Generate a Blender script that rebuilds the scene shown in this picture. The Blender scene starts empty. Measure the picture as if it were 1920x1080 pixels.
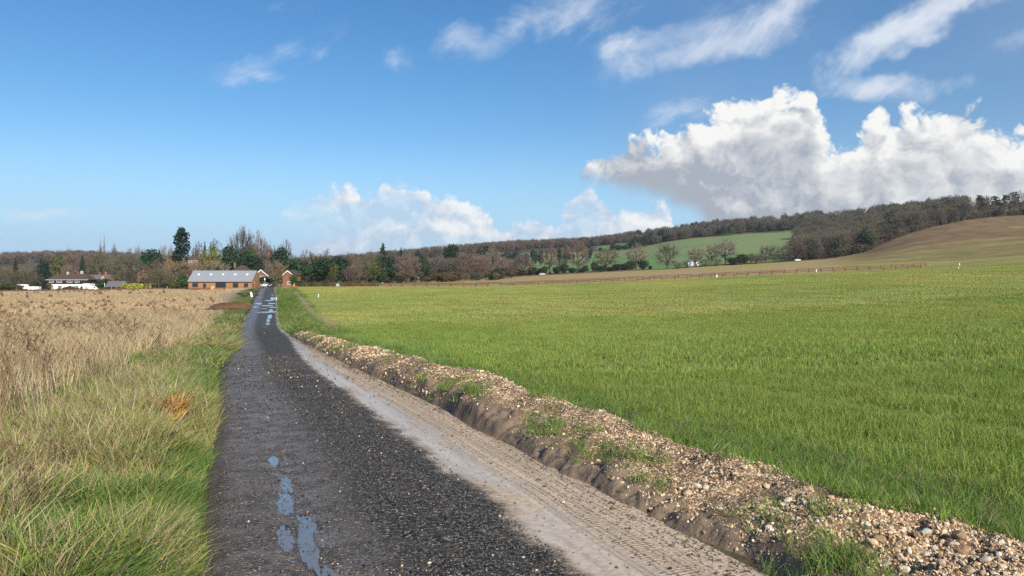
import bpy, bmesh, math, random
import numpy as np
from math import radians as R, pi, sin, cos, tan, atan, atan2, sqrt
random.seed(7); rng = np.random.default_rng(7)
scn = bpy.context.scene
COL = scn.collection

# ------------------------------------------------------------------ camera, world, sun, exposure
FPX, HOR, CZ = 1400.0, 525.0, 1.65
cam_d = bpy.data.cameras.new('camera'); cam = bpy.data.objects.new('camera', cam_d); COL.objects.link(cam)
cam.location = (0, 0, CZ); cam.rotation_euler = (pi/2, 0, 0)
cam_d.sensor_width = 36; cam_d.lens = 36*FPX/1920; cam_d.shift_y = (HOR-540)/1920*1.0
cam_d.clip_start = 0.1; cam_d.clip_end = 20000
scn.camera = cam
SUN_AZ, SUN_EL = 152.0, 29.0          # clockwise from the view direction (+Y), degrees above horizon
sd = bpy.data.lights.new('sun', 'SUN'); sun = bpy.data.objects.new('sun', sd); COL.objects.link(sun)
sd.energy = 5.0; sd.angle = R(0.5); sd.color = (1.0, 0.93, 0.80)
sun.rotation_euler = (R(90-SUN_EL), 0, R(180-SUN_AZ)); sun.location = (40, -30, 60)
scn.view_settings.view_transform = 'Standard'; scn.view_settings.look = 'None'
scn.view_settings.gamma = 1; scn.view_settings.exposure = 0.5
scn.render.engine = 'CYCLES'
cy = scn.cycles
cy.use_denoising = False; cy.denoiser = 'OPENIMAGEDENOISE'; cy.denoising_input_passes = 'RGB_ALBEDO_NORMAL'; cy.denoising_prefilter = 'ACCURATE'
cy.max_bounces = 5; cy.diffuse_bounces = 3; cy.glossy_bounces = 2; cy.transmission_bounces = 3; cy.transparent_max_bounces = 6
cy.caustics_reflective = False; cy.caustics_refractive = False
cy.sample_clamp_indirect = 4

# ------------------------------------------------------------------ node helper
class NB:
    def __init__(s, nt): s.nt = nt; s.n = nt.nodes; s.l = nt.links
    def new(s, t, **kw):
        nd = s.n.new(t)
        for k, v in kw.items(): setattr(nd, k, v)
        return nd
    def put(s, sock, v):
        if hasattr(v, 'is_output'): s.l.new(v, sock)
        elif v is not None: sock.default_value = v
    def m(s, op, a, b=None, c=None, clamp=False):
        nd = s.new('ShaderNodeMath', operation=op, use_clamp=clamp)
        s.put(nd.inputs[0], a); s.put(nd.inputs[1], b); s.put(nd.inputs[2], c)
        return nd.outputs[0]
    def add(s, a, b): return s.m('ADD', a, b)
    def sub(s, a, b): return s.m('SUBTRACT', a, b)
    def mul(s, a, b): return s.m('MULTIPLY', a, b)
    def ss(s, x, e0, e1):
        nd = s.new('ShaderNodeMapRange', interpolation_type='SMOOTHSTEP')
        s.put(nd.inputs[0], x); s.put(nd.inputs[1], e0); s.put(nd.inputs[2], e1)
        nd.inputs[3].default_value = 0; nd.inputs[4].default_value = 1
        return nd.outputs[0]
    def mix(s, f, a, b, bt='MIX'):
        nd = s.new('ShaderNodeMix', data_type='RGBA', blend_type=bt)
        s.put(nd.inputs[0], f)
        s.put(nd.inputs[6], a if hasattr(a, 'is_output') else tuple(a)+(1,)*(4-len(a)))
        s.put(nd.inputs[7], b if hasattr(b, 'is_output') else tuple(b)+(1,)*(4-len(b)))
        return nd.outputs[2]
    def noise(s, vec, scale, detail=3, rough=0.5, dist=0.0, out=0):
        nd = s.new('ShaderNodeTexNoise'); s.put(nd.inputs['Vector'], vec)
        nd.inputs['Scale'].default_value = scale; nd.inputs['Detail'].default_value = detail
        nd.inputs['Roughness'].default_value = rough; nd.inputs['Distortion'].default_value = dist
        return nd.outputs[out]
    def voro(s, vec, scale, detail=0, feat='F1', out=0, rnd=1.0):
        nd = s.new('ShaderNodeTexVoronoi', feature=feat); s.put(nd.inputs['Vector'], vec)
        nd.inputs['Scale'].default_value = scale
        if 'Detail' in nd.inputs: nd.inputs['Detail'].default_value = detail
        nd.inputs['Randomness'].default_value = rnd
        return nd.outputs[out]
    def vm(s, op, a, b=None):
        nd = s.new('ShaderNodeVectorMath', operation=op); s.put(nd.inputs[0], a)
        if op == 'SCALE': s.put(nd.inputs[3], b)
        else: s.put(nd.inputs[1], b)
        return nd.outputs[0]
    def xyz(s, x, y, z):
        nd = s.new('ShaderNodeCombineXYZ'); s.put(nd.inputs[0], x); s.put(nd.inputs[1], y); s.put(nd.inputs[2], z)
        return nd.outputs[0]
    def sep(s, v):
        nd = s.new('ShaderNodeSeparateXYZ'); s.put(nd.inputs[0], v); return nd.outputs
    def curve(s, x, pts):
        nd = s.new('ShaderNodeFloatCurve'); s.put(nd.inputs['Value'], x)
        c = nd.mapping.curves[0]
        while len(c.points) < len(pts): c.points.new(0.5, 0.5)
        for p, (a, b) in zip(c.points, sorted(pts)): p.location = (a, b); p.handle_type = 'AUTO'
        nd.mapping.update()
        return nd.outputs[0]

def build_world():
    w = bpy.data.worlds.new('World'); scn.world = w; w.use_nodes = True
    w.cycles.sampling_method = 'NONE'
    nt = w.node_tree; nt.nodes.clear(); b = NB(nt)
    out = b.new('ShaderNodeOutputWorld'); bg = b.new('ShaderNodeBackground')
    b.l.new(bg.outputs[0], out.inputs[0])
    sky = b.new('ShaderNodeTexSky', sky_type='NISHITA'); sky.sun_disc = False
    sky.sun_elevation = R(SUN_EL); sky.sun_rotation = R(SUN_AZ); sky.air_density = 1.0
    sky.dust_density = 0.2; sky.ozone_density = 3.0; sky.altitude = 200
    hs = b.new('ShaderNodeHueSaturation'); hs.inputs['Saturation'].default_value = SKY_SAT; hs.inputs['Value'].default_value = SKY
    b.l.new(sky.outputs[0], hs.inputs['Color']); base = hs.outputs[0]
    tc = b.new('ShaderNodeTexCoord'); d = tc.outputs['Generated']
    x, y, z = b.sep(d)
    az = b.m('ARCTAN2', x, y)
    t = b.m('DIVIDE', z, b.m('MAXIMUM', b.m('SQRT', b.sub(1.0, b.mul(z, z))), 0.02))
    A0, A1 = -0.70, 1.00
    def pa(px): return atan((px-960)/FPX)
    def pt(px, py): return (HOR-py)/FPX*cos(pa(px))
    def prof(pts): return [((pa(px)-A0)/(A1-A0), pt(px, py)/0.5) for px, py in pts]
    wv = b.noise(d, 10, 4, 0.6, out=1); wo = b.vm('SUBTRACT', wv, (.5, .5, .5)); wx, wy, wz = b.sep(wo)
    fine = b.noise(d, 30, 5, 0.54); fo = b.sub(fine, .5)
    azw = b.add(az, b.add(b.mul(wx, 0.055), b.mul(fo, .02)))
    tw = b.add(t, b.mul(wz, 0.03))
    u = b.m('MULTIPLY_ADD', azw, 1/(A1-A0), -A0/(A1-A0), clamp=True)
    u0 = b.m('MULTIPLY_ADD', az, 1/(A1-A0), -A0/(A1-A0), clamp=True)
    wd = b.vm('ADD', d, b.vm('SCALE', wo, 0.07))
    def puff(v): return b.m('ABSOLUTE', b.sub(b.noise(v, 17, 5, .55), .5))
    pa1 = puff(wd); pa2 = puff(b.vm('ADD', wd, (0.012, 0.0, 0.014)))
    bil = b.mul(pa1, 2.2)                                               # 0 .. .5, creased like cauliflower heads
    pl = b.mul(b.sub(pa1, pa2), 6.0)
    low = b.sub(b.noise(b.vm('MULTIPLY', d, (1.0, 1.0, 3.6)), 7.0, 4, 0.55), .5)
    # ---- big cumulus bank on the right
    top = b.mul(b.curve(u, prof([(300, 640), (800, 620), (1010, 520), (1070, 360), (1100, 318), (1150, 285), (1200, 270), (1235, 262), (1250, 248), (1290, 228),
        (1330, 216), (1350, 184), (1400, 176), (1460, 182), (1505, 190), (1530, 222), (1560, 262), (1590, 256), (1615, 236), (1640, 206), (1672, 230),
        (1695, 204), (1740, 213), (1780, 202), (1840, 218), (1900, 234), (2000, 246), (2200, 270), (2600, 300)])), 0.5)
    bot = b.mul(b.curve(u0, prof([(300, 660), (900, 600), (1020, 420), (1070, 340), (1100, 338), (1180, 362), (1260, 380), (1310, 410), (1350, 460), (1420, 500), (2600, 530)])), 0.5)
    h = b.sub(b.add(top, b.add(b.mul(b.sub(bil, .15), 0.085), b.mul(fo, 0.03))), tw)
    hb = b.sub(b.add(t, b.mul(fo, 0.035)), bot)
    dens = b.mul(b.ss(h, -0.002, 0.014), b.ss(hb, -0.012, 0.022))
    rgt = b.ss(azw, pa(1380), pa(1800))
    depth = b.ss(b.add(h, b.mul(low, 0.16)), 0.005, 0.085)
    lit = b.add(b.sub(1.0, b.mul(depth, b.sub(0.90, b.mul(rgt, 0.30)))), b.mul(pl, b.sub(.8, b.mul(depth, .35))))
    lit = b.sub(lit, b.mul(b.sub(1.0, b.ss(b.add(azw, b.mul(t, 1.1)), pa(1140)+.17, pa(1290)+.20)), 0.75))
    lit = b.add(lit, b.mul(b.mul(b.ss(low, .02, .20), b.ss(t, .125, .07)), .42))
    lit = b.m('MINIMUM', b.m('MAXIMUM', lit, 0.0), 1.08)
    col1 = b.mix(lit, CLOUD_GREY, CLOUD_WHITE)
    # ---- lower row of distant cumulus left of it
    top2 = b.mul(b.curve(u, prof([(-200, 500), (120, 520), (300, 500), (420, 458), (520, 444), (545, 420), (560, 374), (600, 366), (640, 358), (690, 362), (730, 342), (760, 344), (800, 364),
        (850, 374), (900, 382), (935, 394), (950, 430), (975, 407), (1000, 404), (1030, 417), (1060, 374), (1100, 358), (1140, 370), (1165, 397), (1195, 392),
        (1230, 378), (1258, 398), (1275, 440), (1400, 440), (1700, 470), (2600, 480)])), 0.5)
    h2 = b.sub(b.add(top2, b.add(b.mul(b.sub(bil, .15), 0.05), b.mul(fo, 0.02))), t)
    dens2 = b.mul(b.ss(h2, -0.002, 0.012), b.m('ADD', 0.55, b.mul(b.ss(b.add(low, b.mul(b.ss(h2, .03, 0.0), .2)), -.10, 0.12), 0.45), clamp=True))
    dens2 = b.mul(dens2, b.ss(b.add(azw, b.mul(low, .25)), pa(500), pa(640)))
    lit2 = b.add(b.sub(0.72, b.mul(b.ss(b.sub(h2, b.mul(low, 0.20)), 0.0, 0.05), 0.58)), b.mul(pl, .75))
    lit2 = b.m('MINIMUM', b.m('MAXIMUM', lit2, 0.0), 1.0)
    col2 = b.mix(lit2, CLOUD_FAR, CLOUD_FAR_LIT)
    # ---- high torn streaks
    ca, sa = cos(R(32)), sin(R(32))
    p_ = b.add(b.mul(az, ca), b.mul(t, sa)); q_ = b.sub(b.mul(t, ca), b.mul(az, sa))
    n3 = b.noise(b.xyz(p_, b.mul(q_, 1.9), 3.1), 6.5, 9, .64, 0.5)
    n3b = b.noise(b.xyz(p_, b.mul(q_, 1.5), 7.7), 3.0, 3, .5)
    at = b.xyz(b.add(az, b.mul(wx, .16)), b.add(t, b.mul(wz, .07)), 0.0)
    def blob(px, py, wx_, wy_, ang):
        mp = b.new('ShaderNodeMapping', vector_type='TEXTURE'); b.l.new(at, mp.inputs[0])
        mp.inputs[1].default_value = (pa(px), pt(px, py), 0); mp.inputs[2].default_value = (0, 0, ang); mp.inputs[3].default_value = (wx_/FPX, wy_/FPX, 1)
        g = b.new('ShaderNodeTexGradient', gradient_type='SPHERICAL'); b.l.new(mp.outputs[0], g.inputs[0]); return g.outputs['Fac']
    msk = 0.0
    for px, py, wx_, wy_, an, s_ in STREAKS: msk = b.m('MULTIPLY_ADD', blob(px, py, wx_, wy_, R(an)), s_, msk)
    outm = b.mul(b.m('MAXIMUM', b.ss(b.m('ABSOLUTE', az), 0.66, 1.0), b.ss(t, 0.42, 0.75)), b.mul(b.ss(n3b, 0.5, 0.72), 0.9))
    msk = b.add(msk, outm)
    s3 = b.ss(b.add(b.mul(msk, 0.72), b.mul(b.sub(n3, 0.5), 2.1)), 0.02, 1.15)
    s3 = b.m('MINIMUM', b.mul(s3, b.ss(msk, 0.0, 0.35)), 0.88)
    veil = b.mul(b.mul(b.ss(az, pa(850), pa(1500)), b.ss(t, 0.06, 0.22)), b.mul(b.ss(n3b, .2, .8), VEIL))
    hor = b.mul(b.ss(t, 0.20, 0.0), HORIZON_MIX)
    c = b.mix(hor, base, HORIZON_COL)
    c = b.mix(veil, c, VEIL_COL)
    c = b.mix(s3, c, STREAK_COL)
    c = b.mix(dens2, c, col2)
    c = b.mix(dens, c, col1)
    b.l.new(c, bg.inputs[0]); bg.inputs[1].default_value = 1.0
SKY, SKY_SAT = 0.088, 1.26
CLOUD_GREY, CLOUD_WHITE = (0.29, 0.32, 0.37), (0.69, 0.69, 0.67)
CLOUD_FAR, CLOUD_FAR_LIT = (0.38, 0.47, 0.58), (0.68, 0.69, 0.70)
STREAK_COL, VEIL_COL, VEIL = (0.56, 0.60, 0.66), (0.23, 0.31, 0.45), .55
HORIZON_COL, HORIZON_MIX = (0.27, 0.44, 0.64), .93
STREAKS = [(960, 40, 190, 50, 27, .75), (1130, 20, 190, 60, 20, .55), (1300, 62, 260, 70, 24, .8), (1450, 25, 240, 60, 24, .95), (1390, 92, 230, 40, 8, .65), (1190, 75, 130, 30, 15, .5),
           (1670, 62, 190, 44, 27, 1.0), (1780, 14, 190, 44, 24, .8), (1300, 205, 150, 30, 12, .8), (1560, 155, 100, 34, 30, .65), (1660, 172, 130, 34, 2, .85), (1800, 165, 80, 30, 0, .4),
           (540, 105, 150, 36, 32, .55), (465, 142, 110, 30, 5, .42), (757, 112, 45, 36, 0, .55), (500, 10, 100, 40, 10, .35), (90, 408, 110, 18, 0, .5), (310, 395, 170, 22, 0, .3), (1905, 75, 90, 24, 20, .5)]
build_world()

# ------------------------------------------------------------------ numpy noise
def _h(ix, iy, s):
    n = (ix.astype(np.int64)*374761393 + iy.astype(np.int64)*668265263 + s*974711) & 0xffffffff
    n = ((n ^ (n >> 13))*1274126177) & 0xffffffff
    return ((n ^ (n >> 16)) & 0xffff)/65535.0
def vn(x, y, s=0):
    ix, iy = np.floor(x), np.floor(y); fx, fy = x-ix, y-iy
    fx = fx*fx*(3-2*fx); fy = fy*fy*(3-2*fy)
    a = _h(ix, iy, s); b_ = _h(ix+1, iy, s); c = _h(ix, iy+1, s); d = _h(ix+1, iy+1, s)
    return (a*(1-fx)+b_*fx)*(1-fy)+(c*(1-fx)+d*fx)*fy
def fbm(x, y, o=4, s=0, g=0.5):
    r = 0; a = 1; t = 0
    for i in range(o): r = r+a*vn(x*2**i+17.3*i, y*2**i-9.1*i, s+i); t += a; a *= g
    return r/t
def sstep(x, a, b_):
    t = np.clip((x-a)/(b_-a), 0, 1); return t*t*(3-2*t)

# ------------------------------------------------------------------ terrain
def PX(px, Y): return (px-960)/FPX*Y
def PZ(py, Y): return CZ+(HOR-py)/FPX*Y
# lane: depth Y, left and right pixel edge, ground z
LANE = np.array([(-40, 15.6, 0.9), (-15, 6.9, 0.35), (0, 1.45, 0.0), (4.49, -.22, -.13), (9.83, -2.2, -.28), (19.4, -5.9, -.62), (28, -8.9, -1.05), (40, -13.2, -1.60), (56, -18.9, -2.1),
                 (69, -23.2, -2.05), (93, -30.8, -1.62), (107, -35.3, -1.05), (135, -44.3, -.45), (162, -53, -.28), (200, -65, -.5), (262, -85, -.7), (300, -96, -.9)])
def smooth_interp(xq, xs, ys):
    r = np.zeros_like(xq)
    for k in (-6, -3, 0, 3, 6):
        wdt = np.clip(np.abs(xq)*0.02, 0.2, 1.0); r = r+np.interp(xq+k*wdt, xs, ys)
    return r/5
LY = np.concatenate([np.arange(-40, 60, 0.25), np.arange(60, 300, 1.0)])
LX = smooth_interp(LY, LANE[:, 0], LANE[:, 1]); LZ = smooth_interp(LY, LANE[:, 0], LANE[:, 2])
LT = np.stack([np.gradient(LX, LY), np.ones_like(LY)], 1); LT /= np.linalg.norm(LT, axis=1)[:, None]
LN = np.stack([LT[:, 1], -LT[:, 0]], 1)      # points right of the lane
def lane_st(x, y):
    """signed offset right of the lane centre and lane depth index for points (arrays)"""
    x = np.asarray(x, float); y = np.asarray(y, float)
    t = np.full(x.shape, 999.0); zz = np.zeros(x.shape)
    yy = y.copy()
    for _ in range(3):
        cx = np.interp(yy, LY, LX); sl = np.interp(yy, LY, LT[:, 0]/LT[:, 1])
        yy = np.clip(yy+((x-cx)*sl+(y-yy))/(1+sl*sl), -40, 299)
    cx = np.interp(yy, LY, LX); nx = np.interp(yy, LY, LN[:, 0]); ny = np.interp(yy, LY, LN[:, 1])
    t = (x-cx)*nx+(y-yy)*ny
    return t, yy, np.interp(yy, LY, LZ)

ctrl = []
for Y, X, Z in LANE: ctrl.append((X, Y, Z))
def c_px(px, py, Y): ctrl.append((PX(px, Y), Y, PZ(py, Y)))
for px, Y, Z in [(0, 12, -.35), (0, 25, -.85), (0, 60, -1.7), (0, 110, -1.8), (0, 200, -2.5), (250, 120, -1.7), (250, 220, -1.9), (400, 190, -1.35), (-400, 100, -2.0), (-600, 300, -3.5), (100, 300, -2.9)]:
    ctrl.append((PX(px, Y), Y, Z))
for a in [(0, 547, 380), (130, 545.5, 390), (250, 544, 390), (350, 543, 250), (420, 542.5, 250), (480, 538.5, 262), (540, 538, 265), (620, 538, 258), (-500, 546, 380)]: c_px(*a)
for px, Y, Z in [(1500, 10, -.22), (1300, 20, -.45), (1900, 20, -.25), (900, 30, -1.05), (960, 60, -1.6), (1400, 60, -1.0), (1920, 60, .35), (2500, 60, 1.2), (700, 120, -1.05), (960, 120, -.95), (1400, 120, .9), (1920, 120, 3.1), (2600, 120, 5.5), (800, 180, -.8), (1200, 180, .1), (1600, 180, 2.9), (1920, 185, 5.0)]:
    ctrl.append((PX(px, Y), Y, Z))
for a in [(700, 538, 250), (960, 536.5, 250), (1200, 527, 250), (1400, 518, 252), (1600, 509, 254), (1740, 503, 257), (1920, 490, 264), (2300, 460, 275)]: c_px(*a)
for a in [(560, 533, 470), (700, 529.5, 475), (900, 522.5, 480), (1000, 517, 485), (1100, 512, 490), (1200, 507, 497), (1300, 501, 503), (1400, 495, 508), (1500, 489.5, 512), (1620, 474, 525),
          (700, 534, 360), (1000, 526, 370), (1300, 510.5, 380), (1600, 492, 370), (1700, 441, 575), (1690, 458, 500), (1800, 416, 650), (1920, 404.5, 700), (2150, 390, 760), (1920, 452, 420), (1760, 478, 385), (2200, 430, 420)]: c_px(*a)
for a in [(1250, 502, 560), (1400, 489, 590), (1100, 507, 570), (1000, 511, 580), (1300, 470, 760), (1200, 482, 750), (1100, 494, 760), (1350, 452, 920), (1500, 431, 1010), (1200, 467, 960), (1500, 463, 760), (1120, 472, 1000),
          (1150, 462, 1120), (1500, 412, 1250), (1350, 428, 1220), (1200, 448, 1220), (1050, 463, 1260), (950, 468, 1350), (850, 478, 1400), (700, 490, 1500), (1700, 398, 1050), (1920, 380, 1050), (2300, 360, 1000)]: c_px(*a)
for a in [(600, 515, 700), (400, 527, 650), (200, 533, 620), (0, 537, 600), (-400, 535, 700), (0, 490, 1250), (170, 487, 1250), (-400, 490, 1300), (350, 497, 1300), (550, 500, 1300), (450, 531, 480)]: c_px(*a)
for px in (-1000, -200, 300, 800, 1300, 1800, 2600): ctrl.append((PX(px, 2400), 2400, 50 if px < 900 else 90))
for X, Y, Z in [(0, -20, .45), (30, -20, .9), (-30, -20, .1), (0, -200, 4), (250, -200, 9), (-250, -200, 0), (300, 0, 8), (-300, 0, -3), (900, 0, 40), (-900, 0, -3), (0, -1000, 20), (900, -900, 40), (-900, -900, 5), (1800, 900, 90), (-1800, 900, 40), (0, -2500, 40), (2500, 0, 70), (-2500, 0, 40)]:
    ctrl.append((X, Y, Z))
ctrl = np.array(ctrl)
def warp(x, y):
    r = np.sqrt(x*x+y*y)+1e-6; g = np.arcsinh(r/45.0); return x/r*g, y/r*g
_wx, _wy = warp(ctrl[:, 0], ctrl[:, 1])
def _U(r2): return 0.5*r2*np.log(r2+1e-9)
n_ = len(ctrl); K = _U((_wx[:, None]-_wx)**2+(_wy[:, None]-_wy)**2)+np.eye(n_)*2e-4
Pm = np.stack([np.ones(n_), _wx, _wy], 1)
Am = np.block([[K, Pm], [Pm.T, np.zeros((3, 3))]])
wgt = np.linalg.solve(Am, np.concatenate([ctrl[:, 2], np.zeros(3)]))
def tps(x, y):
    a, c = warp(x, y); out_ = np.empty(a.shape)
    for i in range(0, len(a), 20000):
        s_ = slice(i, i+20000)
        out_[s_] = _U((a[s_, None]-_wx)**2+(c[s_, None]-_wy)**2)@wgt[:n_]+wgt[n_]+wgt[n_+1]*a[s_]+wgt[n_+2]*c[s_]
    return out_
def gz(x, y, micro=True):
    x = np.atleast_1d(np.asarray(x, float)); y = np.atleast_1d(np.asarray(y, float))
    z = tps(x, y); t, s, lz = lane_st(x, y); at = np.abs(t)
    if micro: z = z+(fbm(x*.35, y*.35, 3, 5)-.5)*0.16*sstep(at, 1.7, 4)
    on = (y > -39)*(y < 298)
    k = sstep(at, 7.0, 1.7)*on
    z = z*(1-k)+lz*k
    z = z-0.05*sstep(at, 1.62, 1.5)*on+0.07*sstep(t, -1.6, -2.3)*sstep(t, -6, -3)*on
    z = z+0.10*sstep(t, 1.7, 2.2)*sstep(t, 6, 3.5)*sstep(s, 45, 60)*sstep(s, 150, 120)*on
    return z
def g1(x, y): return float(gz(x, y)[0])

# ------------------------------------------------------------------ zones of the ground
FENCE_PX = [(480, 262), (505, 256), (560, 252), (960, 250), (1400, 252), (1740, 258), (1920, 264), (2400, 285)]
ROAD_PX = [(520, 468), (700, 475), (900, 480), (1000, 485), (1100, 490), (1200, 497), (1300, 503), (1400, 508), (1500, 513), (1560, 519), (1640, 540)]
LEFT_PX = [(-900, 365), (0, 365), (170, 368), (235, 360), (300, 300), (345, 246), (500, 246)]
def tabl(tab, px): a = np.array(tab); return np.interp(px, a[:, 0], a[:, 1])
def mk(c): return np.array(c, float)
C_WHEAT, C_SOIL = mk((.235, .255, .07)), mk((.10, .072, .048))
C_STUB, C_STUB2 = mk((.345, .265, .18)), mk((.28, .235, .125))
C_TAN, C_TAN2 = mk((.30, .25, .085)), mk((.33, .24, .12))
C_BROWN, C_BROWN2 = mk((.17, .115, .06)), mk((.215, .185, .065))
C_HILL, C_HILL2 = mk((.105, .205, .060)), mk((.165, .205, .09))
C_WOOD = mk((.055, .045, .025)); C_VERGE = mk((.11, .13, .035))
def ground_colour(x, y):
    px = np.where(y > 1, x/np.maximum(y, 1)*FPX+960, np.where(x > 0, 3000, -2000))
    t, s, _ = lane_st(x, y); z = tps(x, y)
    n1 = fbm(x*.02, y*.02, 4, 11); n2 = fbm(x*.09, y*.09, 4, 23); n3 = fbm(x*.6, y*.6, 3, 31)
    def mixc(a, b_, f): return a*(1-f[:, None])+b_*f[:, None]
    c = np.tile(C_WOOD, (len(x), 1))
    c = mixc(c, C_WOOD*1.7, sstep(n2, .4, .7))
    fy = tabl(FENCE_PX, px); ry = tabl(ROAD_PX, px); ly = tabl(LEFT_PX, px)
    yw = y+(n2-.5)*6
    hill = sstep(y, 535, 545)*sstep(y, 1010, 1000)*sstep(px, 960, 985)*sstep(px, 1530, 1500)
    band = sstep(n1+(y-760)/900*.9, .35, .62)
    gh = mixc(np.tile(C_HILL, (len(x), 1)), C_HILL2, band)
    c = mixc(c, gh, hill)
    c = mixc(c, np.tile(C_HILL*1.0, (len(x), 1)), sstep(y, 1055, 1062)*sstep(y, 1190, 1180)*sstep(px, 1115, 1122)*sstep(px, 1190, 1183))
    mead = sstep(y, fy-1, fy)*sstep(y, ry+6, ry+2)*sstep(px, 490, 520)
    tan_ = mixc(np.tile(C_TAN, (len(x), 1)), C_TAN2, sstep(n1*.6+n2*.4, .38, .62))
    c = mixc(c, tan_, mead)
    big = sstep(px, 1500, 1560)*(y > fy)*sstep(y, 790, 780)
    brw = sstep(z+(n1-.5)*26+(n2-.5)*12, 11, 26)
    n4 = fbm(x*.012+y*.004, y*.055, 4, 37); n5 = fbm(x*.03, y*.16, 3, 39)
    bc = mixc(C_BROWN2*(0.8+.4*n2[:, None]), C_BROWN*(0.7+.6*n2[:, None]), brw)
    bc = mixc(bc, C_BROWN2*1.35, sstep(n4, .56, .70)*.55); bc = bc*(.72+.56*n5[:, None])
    c = mixc(c, bc, big*sstep(px, 1500, 1640))
    right = (t > 2.8)*sstep(y, fy, fy-1.0)*(y > -300)
    wh = mixc(np.tile(C_WHEAT, (len(x), 1)), C_WHEAT*mk((1.35, 1.12, 1.2)), sstep(n1*.5+n2*.5, .4, .65))
    wh = wh*(.85+.3*n3[:, None])
    c = mixc(c, wh, right)
    left = (t < -2.8)*sstep(y, ly, ly-1.5)*(y > -300)
    st = mixc(np.tile(C_STUB, (len(x), 1)), C_STUB2, sstep(n1*.4+n2*.6, .48, .68)*.8)
    st = st*(.8+.4*n2[:, None])
    c = mixc(c, st, left*1.0)
    vg = sstep(np.abs(t), 1.5, 1.7)*sstep(t, -6, -3.5)*sstep(t, 4.2, 3.0)*(y < 255)*(y > -40)
    c = mixc(c, C_VERGE*(.7+.7*n3[:, None]), vg)
    soil = sstep(t, 1.5, 1.7)*sstep(t, 4.6+(n3-.5)*1.6, 3.9)*sstep(s, 60, 45)*(y < 70)
    c = mixc(c, C_SOIL*(.6+.8*n3[:, None]), soil)
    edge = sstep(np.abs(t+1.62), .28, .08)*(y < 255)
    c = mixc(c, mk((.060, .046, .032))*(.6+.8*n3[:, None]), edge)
    # bare trodden strip between the right verge and the wheat
    tc_ = np.interp(s, [44, 52, 60, 75, 100, 130, 160], [4.2, 4.6, 5.4, 5.0, 4.9, 4.6, 3.6]); wd_ = np.interp(s, [40, 52, 62, 66, 70, 80, 160], [.1, .9, .7, .15, .7, .6, .55])
    bare = sstep(np.abs(t-tc_), wd_, wd_*.5)*sstep(s, 42, 50)*(y < 165)
    c = mixc(c, mk((.27, .21, .13))*(.8+.4*n3[:, None]), bare)
    heap = sstep(n2*.3+np.sqrt(((x-PX(436, 92))/3.0)**2+((y-92)/4.0)**2), 1.2, .9)
    c = mixc(c, mk((.20, .095, .042))*(.7+.6*n3[:, None]), heap)
    return c

MATS = {}
def principled(name, col=(.5, .5, .5), rough=.8, spec=.3, metal=0.0, var=0.0, vscale=3.0, bump=0.0, bscale=20.0, objrand=0.0, attr=None, transl=0.0):
    m = bpy.data.materials.new(name); m.use_nodes = True; nt = m.node_tree; b = NB(nt)
    p = nt.nodes['Principled BSDF']; outn = nt.nodes['Material Output']
    tc = b.new('ShaderNodeTexCoord'); v = tc.outputs['Object']
    c = None
    if attr:
        an = b.new('ShaderNodeAttribute', attribute_name=attr); c = an.outputs['Color']
    else:
        rgb = b.new('ShaderNodeRGB'); rgb.outputs[0].default_value = (*col, 1); c = rgb.outputs[0]
    if var:
        n = b.noise(v, vscale, 5, .6)
        f = b.add(1-var, b.mul(n, 2*var)); c = b.mix(1.0, c, b.xyz(f, f, f), 'MULTIPLY')
    if objrand:
        oi = b.new('ShaderNodeObjectInfo'); f = b.add(1-objrand, b.mul(oi.outputs['Random'], 2*objrand))
        h = b.add(1-objrand*.4, b.mul(b.m('FRACT', b.mul(oi.outputs['Random'], 7.31)), .8*objrand))
        c = b.mix(1.0, c, b.xyz(f, b.mul(f, h), b.mul(f, b.mul(h, h))), 'MULTIPLY')
    b.l.new(c, p.inputs['Base Color'])
    p.inputs['Roughness'].default_value = rough; p.inputs['Specular IOR Level'].default_value = spec; p.inputs['Metallic'].default_value = metal
    if bump:
        bn = b.new('ShaderNodeBump'); bn.inputs['Strength'].default_value = min(bump, 1); bn.inputs['Distance'].default_value = .02
        b.l.new(b.noise(v, bscale, 4, .6), bn.inputs['Height']); b.l.new(bn.outputs[0], p.inputs['Normal'])
    if transl:
        tr = b.new('ShaderNodeBsdfTranslucent'); b.l.new(c, tr.inputs[0])
        mx = b.new('ShaderNodeMixShader'); mx.inputs[0].default_value = transl
        b.l.new(p.outputs[0], mx.inputs[1]); b.l.new(tr.outputs[0], mx.inputs[2]); b.l.new(mx.outputs[0], outn.inputs[0])
    MATS[name] = m
    return m

def link(o): COL.objects.link(o); return o
def tag(o, label=None, cat=None, group=None, kind=None):
    if label: o['label'] = label
    if cat: o['category'] = cat
    if group: o['group'] = group
    if kind: o['kind'] = kind
    return o
def mesh_np(name, V, F, mat=None, parent=None, smooth=False, lnk=True):
    me = bpy.data.meshes.new(name)
    V = np.asarray(V, float); 
    if isinstance(F, np.ndarray):
        k = F.shape[1]; me.vertices.add(len(V)); me.vertices.foreach_set('co', V.ravel())
        me.loops.add(F.size); me.loops.foreach_set('vertex_index', F.ravel().astype(np.int32))
        me.polygons.add(len(F)); me.polygons.foreach_set('loop_start', np.arange(0, F.size, k, dtype=np.int32))
        me.polygons.foreach_set('loop_total', np.full(len(F), k, dtype=np.int32)); me.update(calc_edges=True); me.validate()
    else:
        me.from_pydata([tuple(v) for v in V], [], F); me.update()
    if smooth: me.polygons.foreach_set('use_smooth', np.ones(len(me.polygons), bool))
    if mat:
        for mm in (mat if isinstance(mat, (list, tuple)) else [mat]): me.materials.append(MATS[mm] if isinstance(mm, str) else mm)
    o = bpy.data.objects.new(name, me)
    if lnk: link(o)
    if parent: o.parent = parent
    return o
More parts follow.
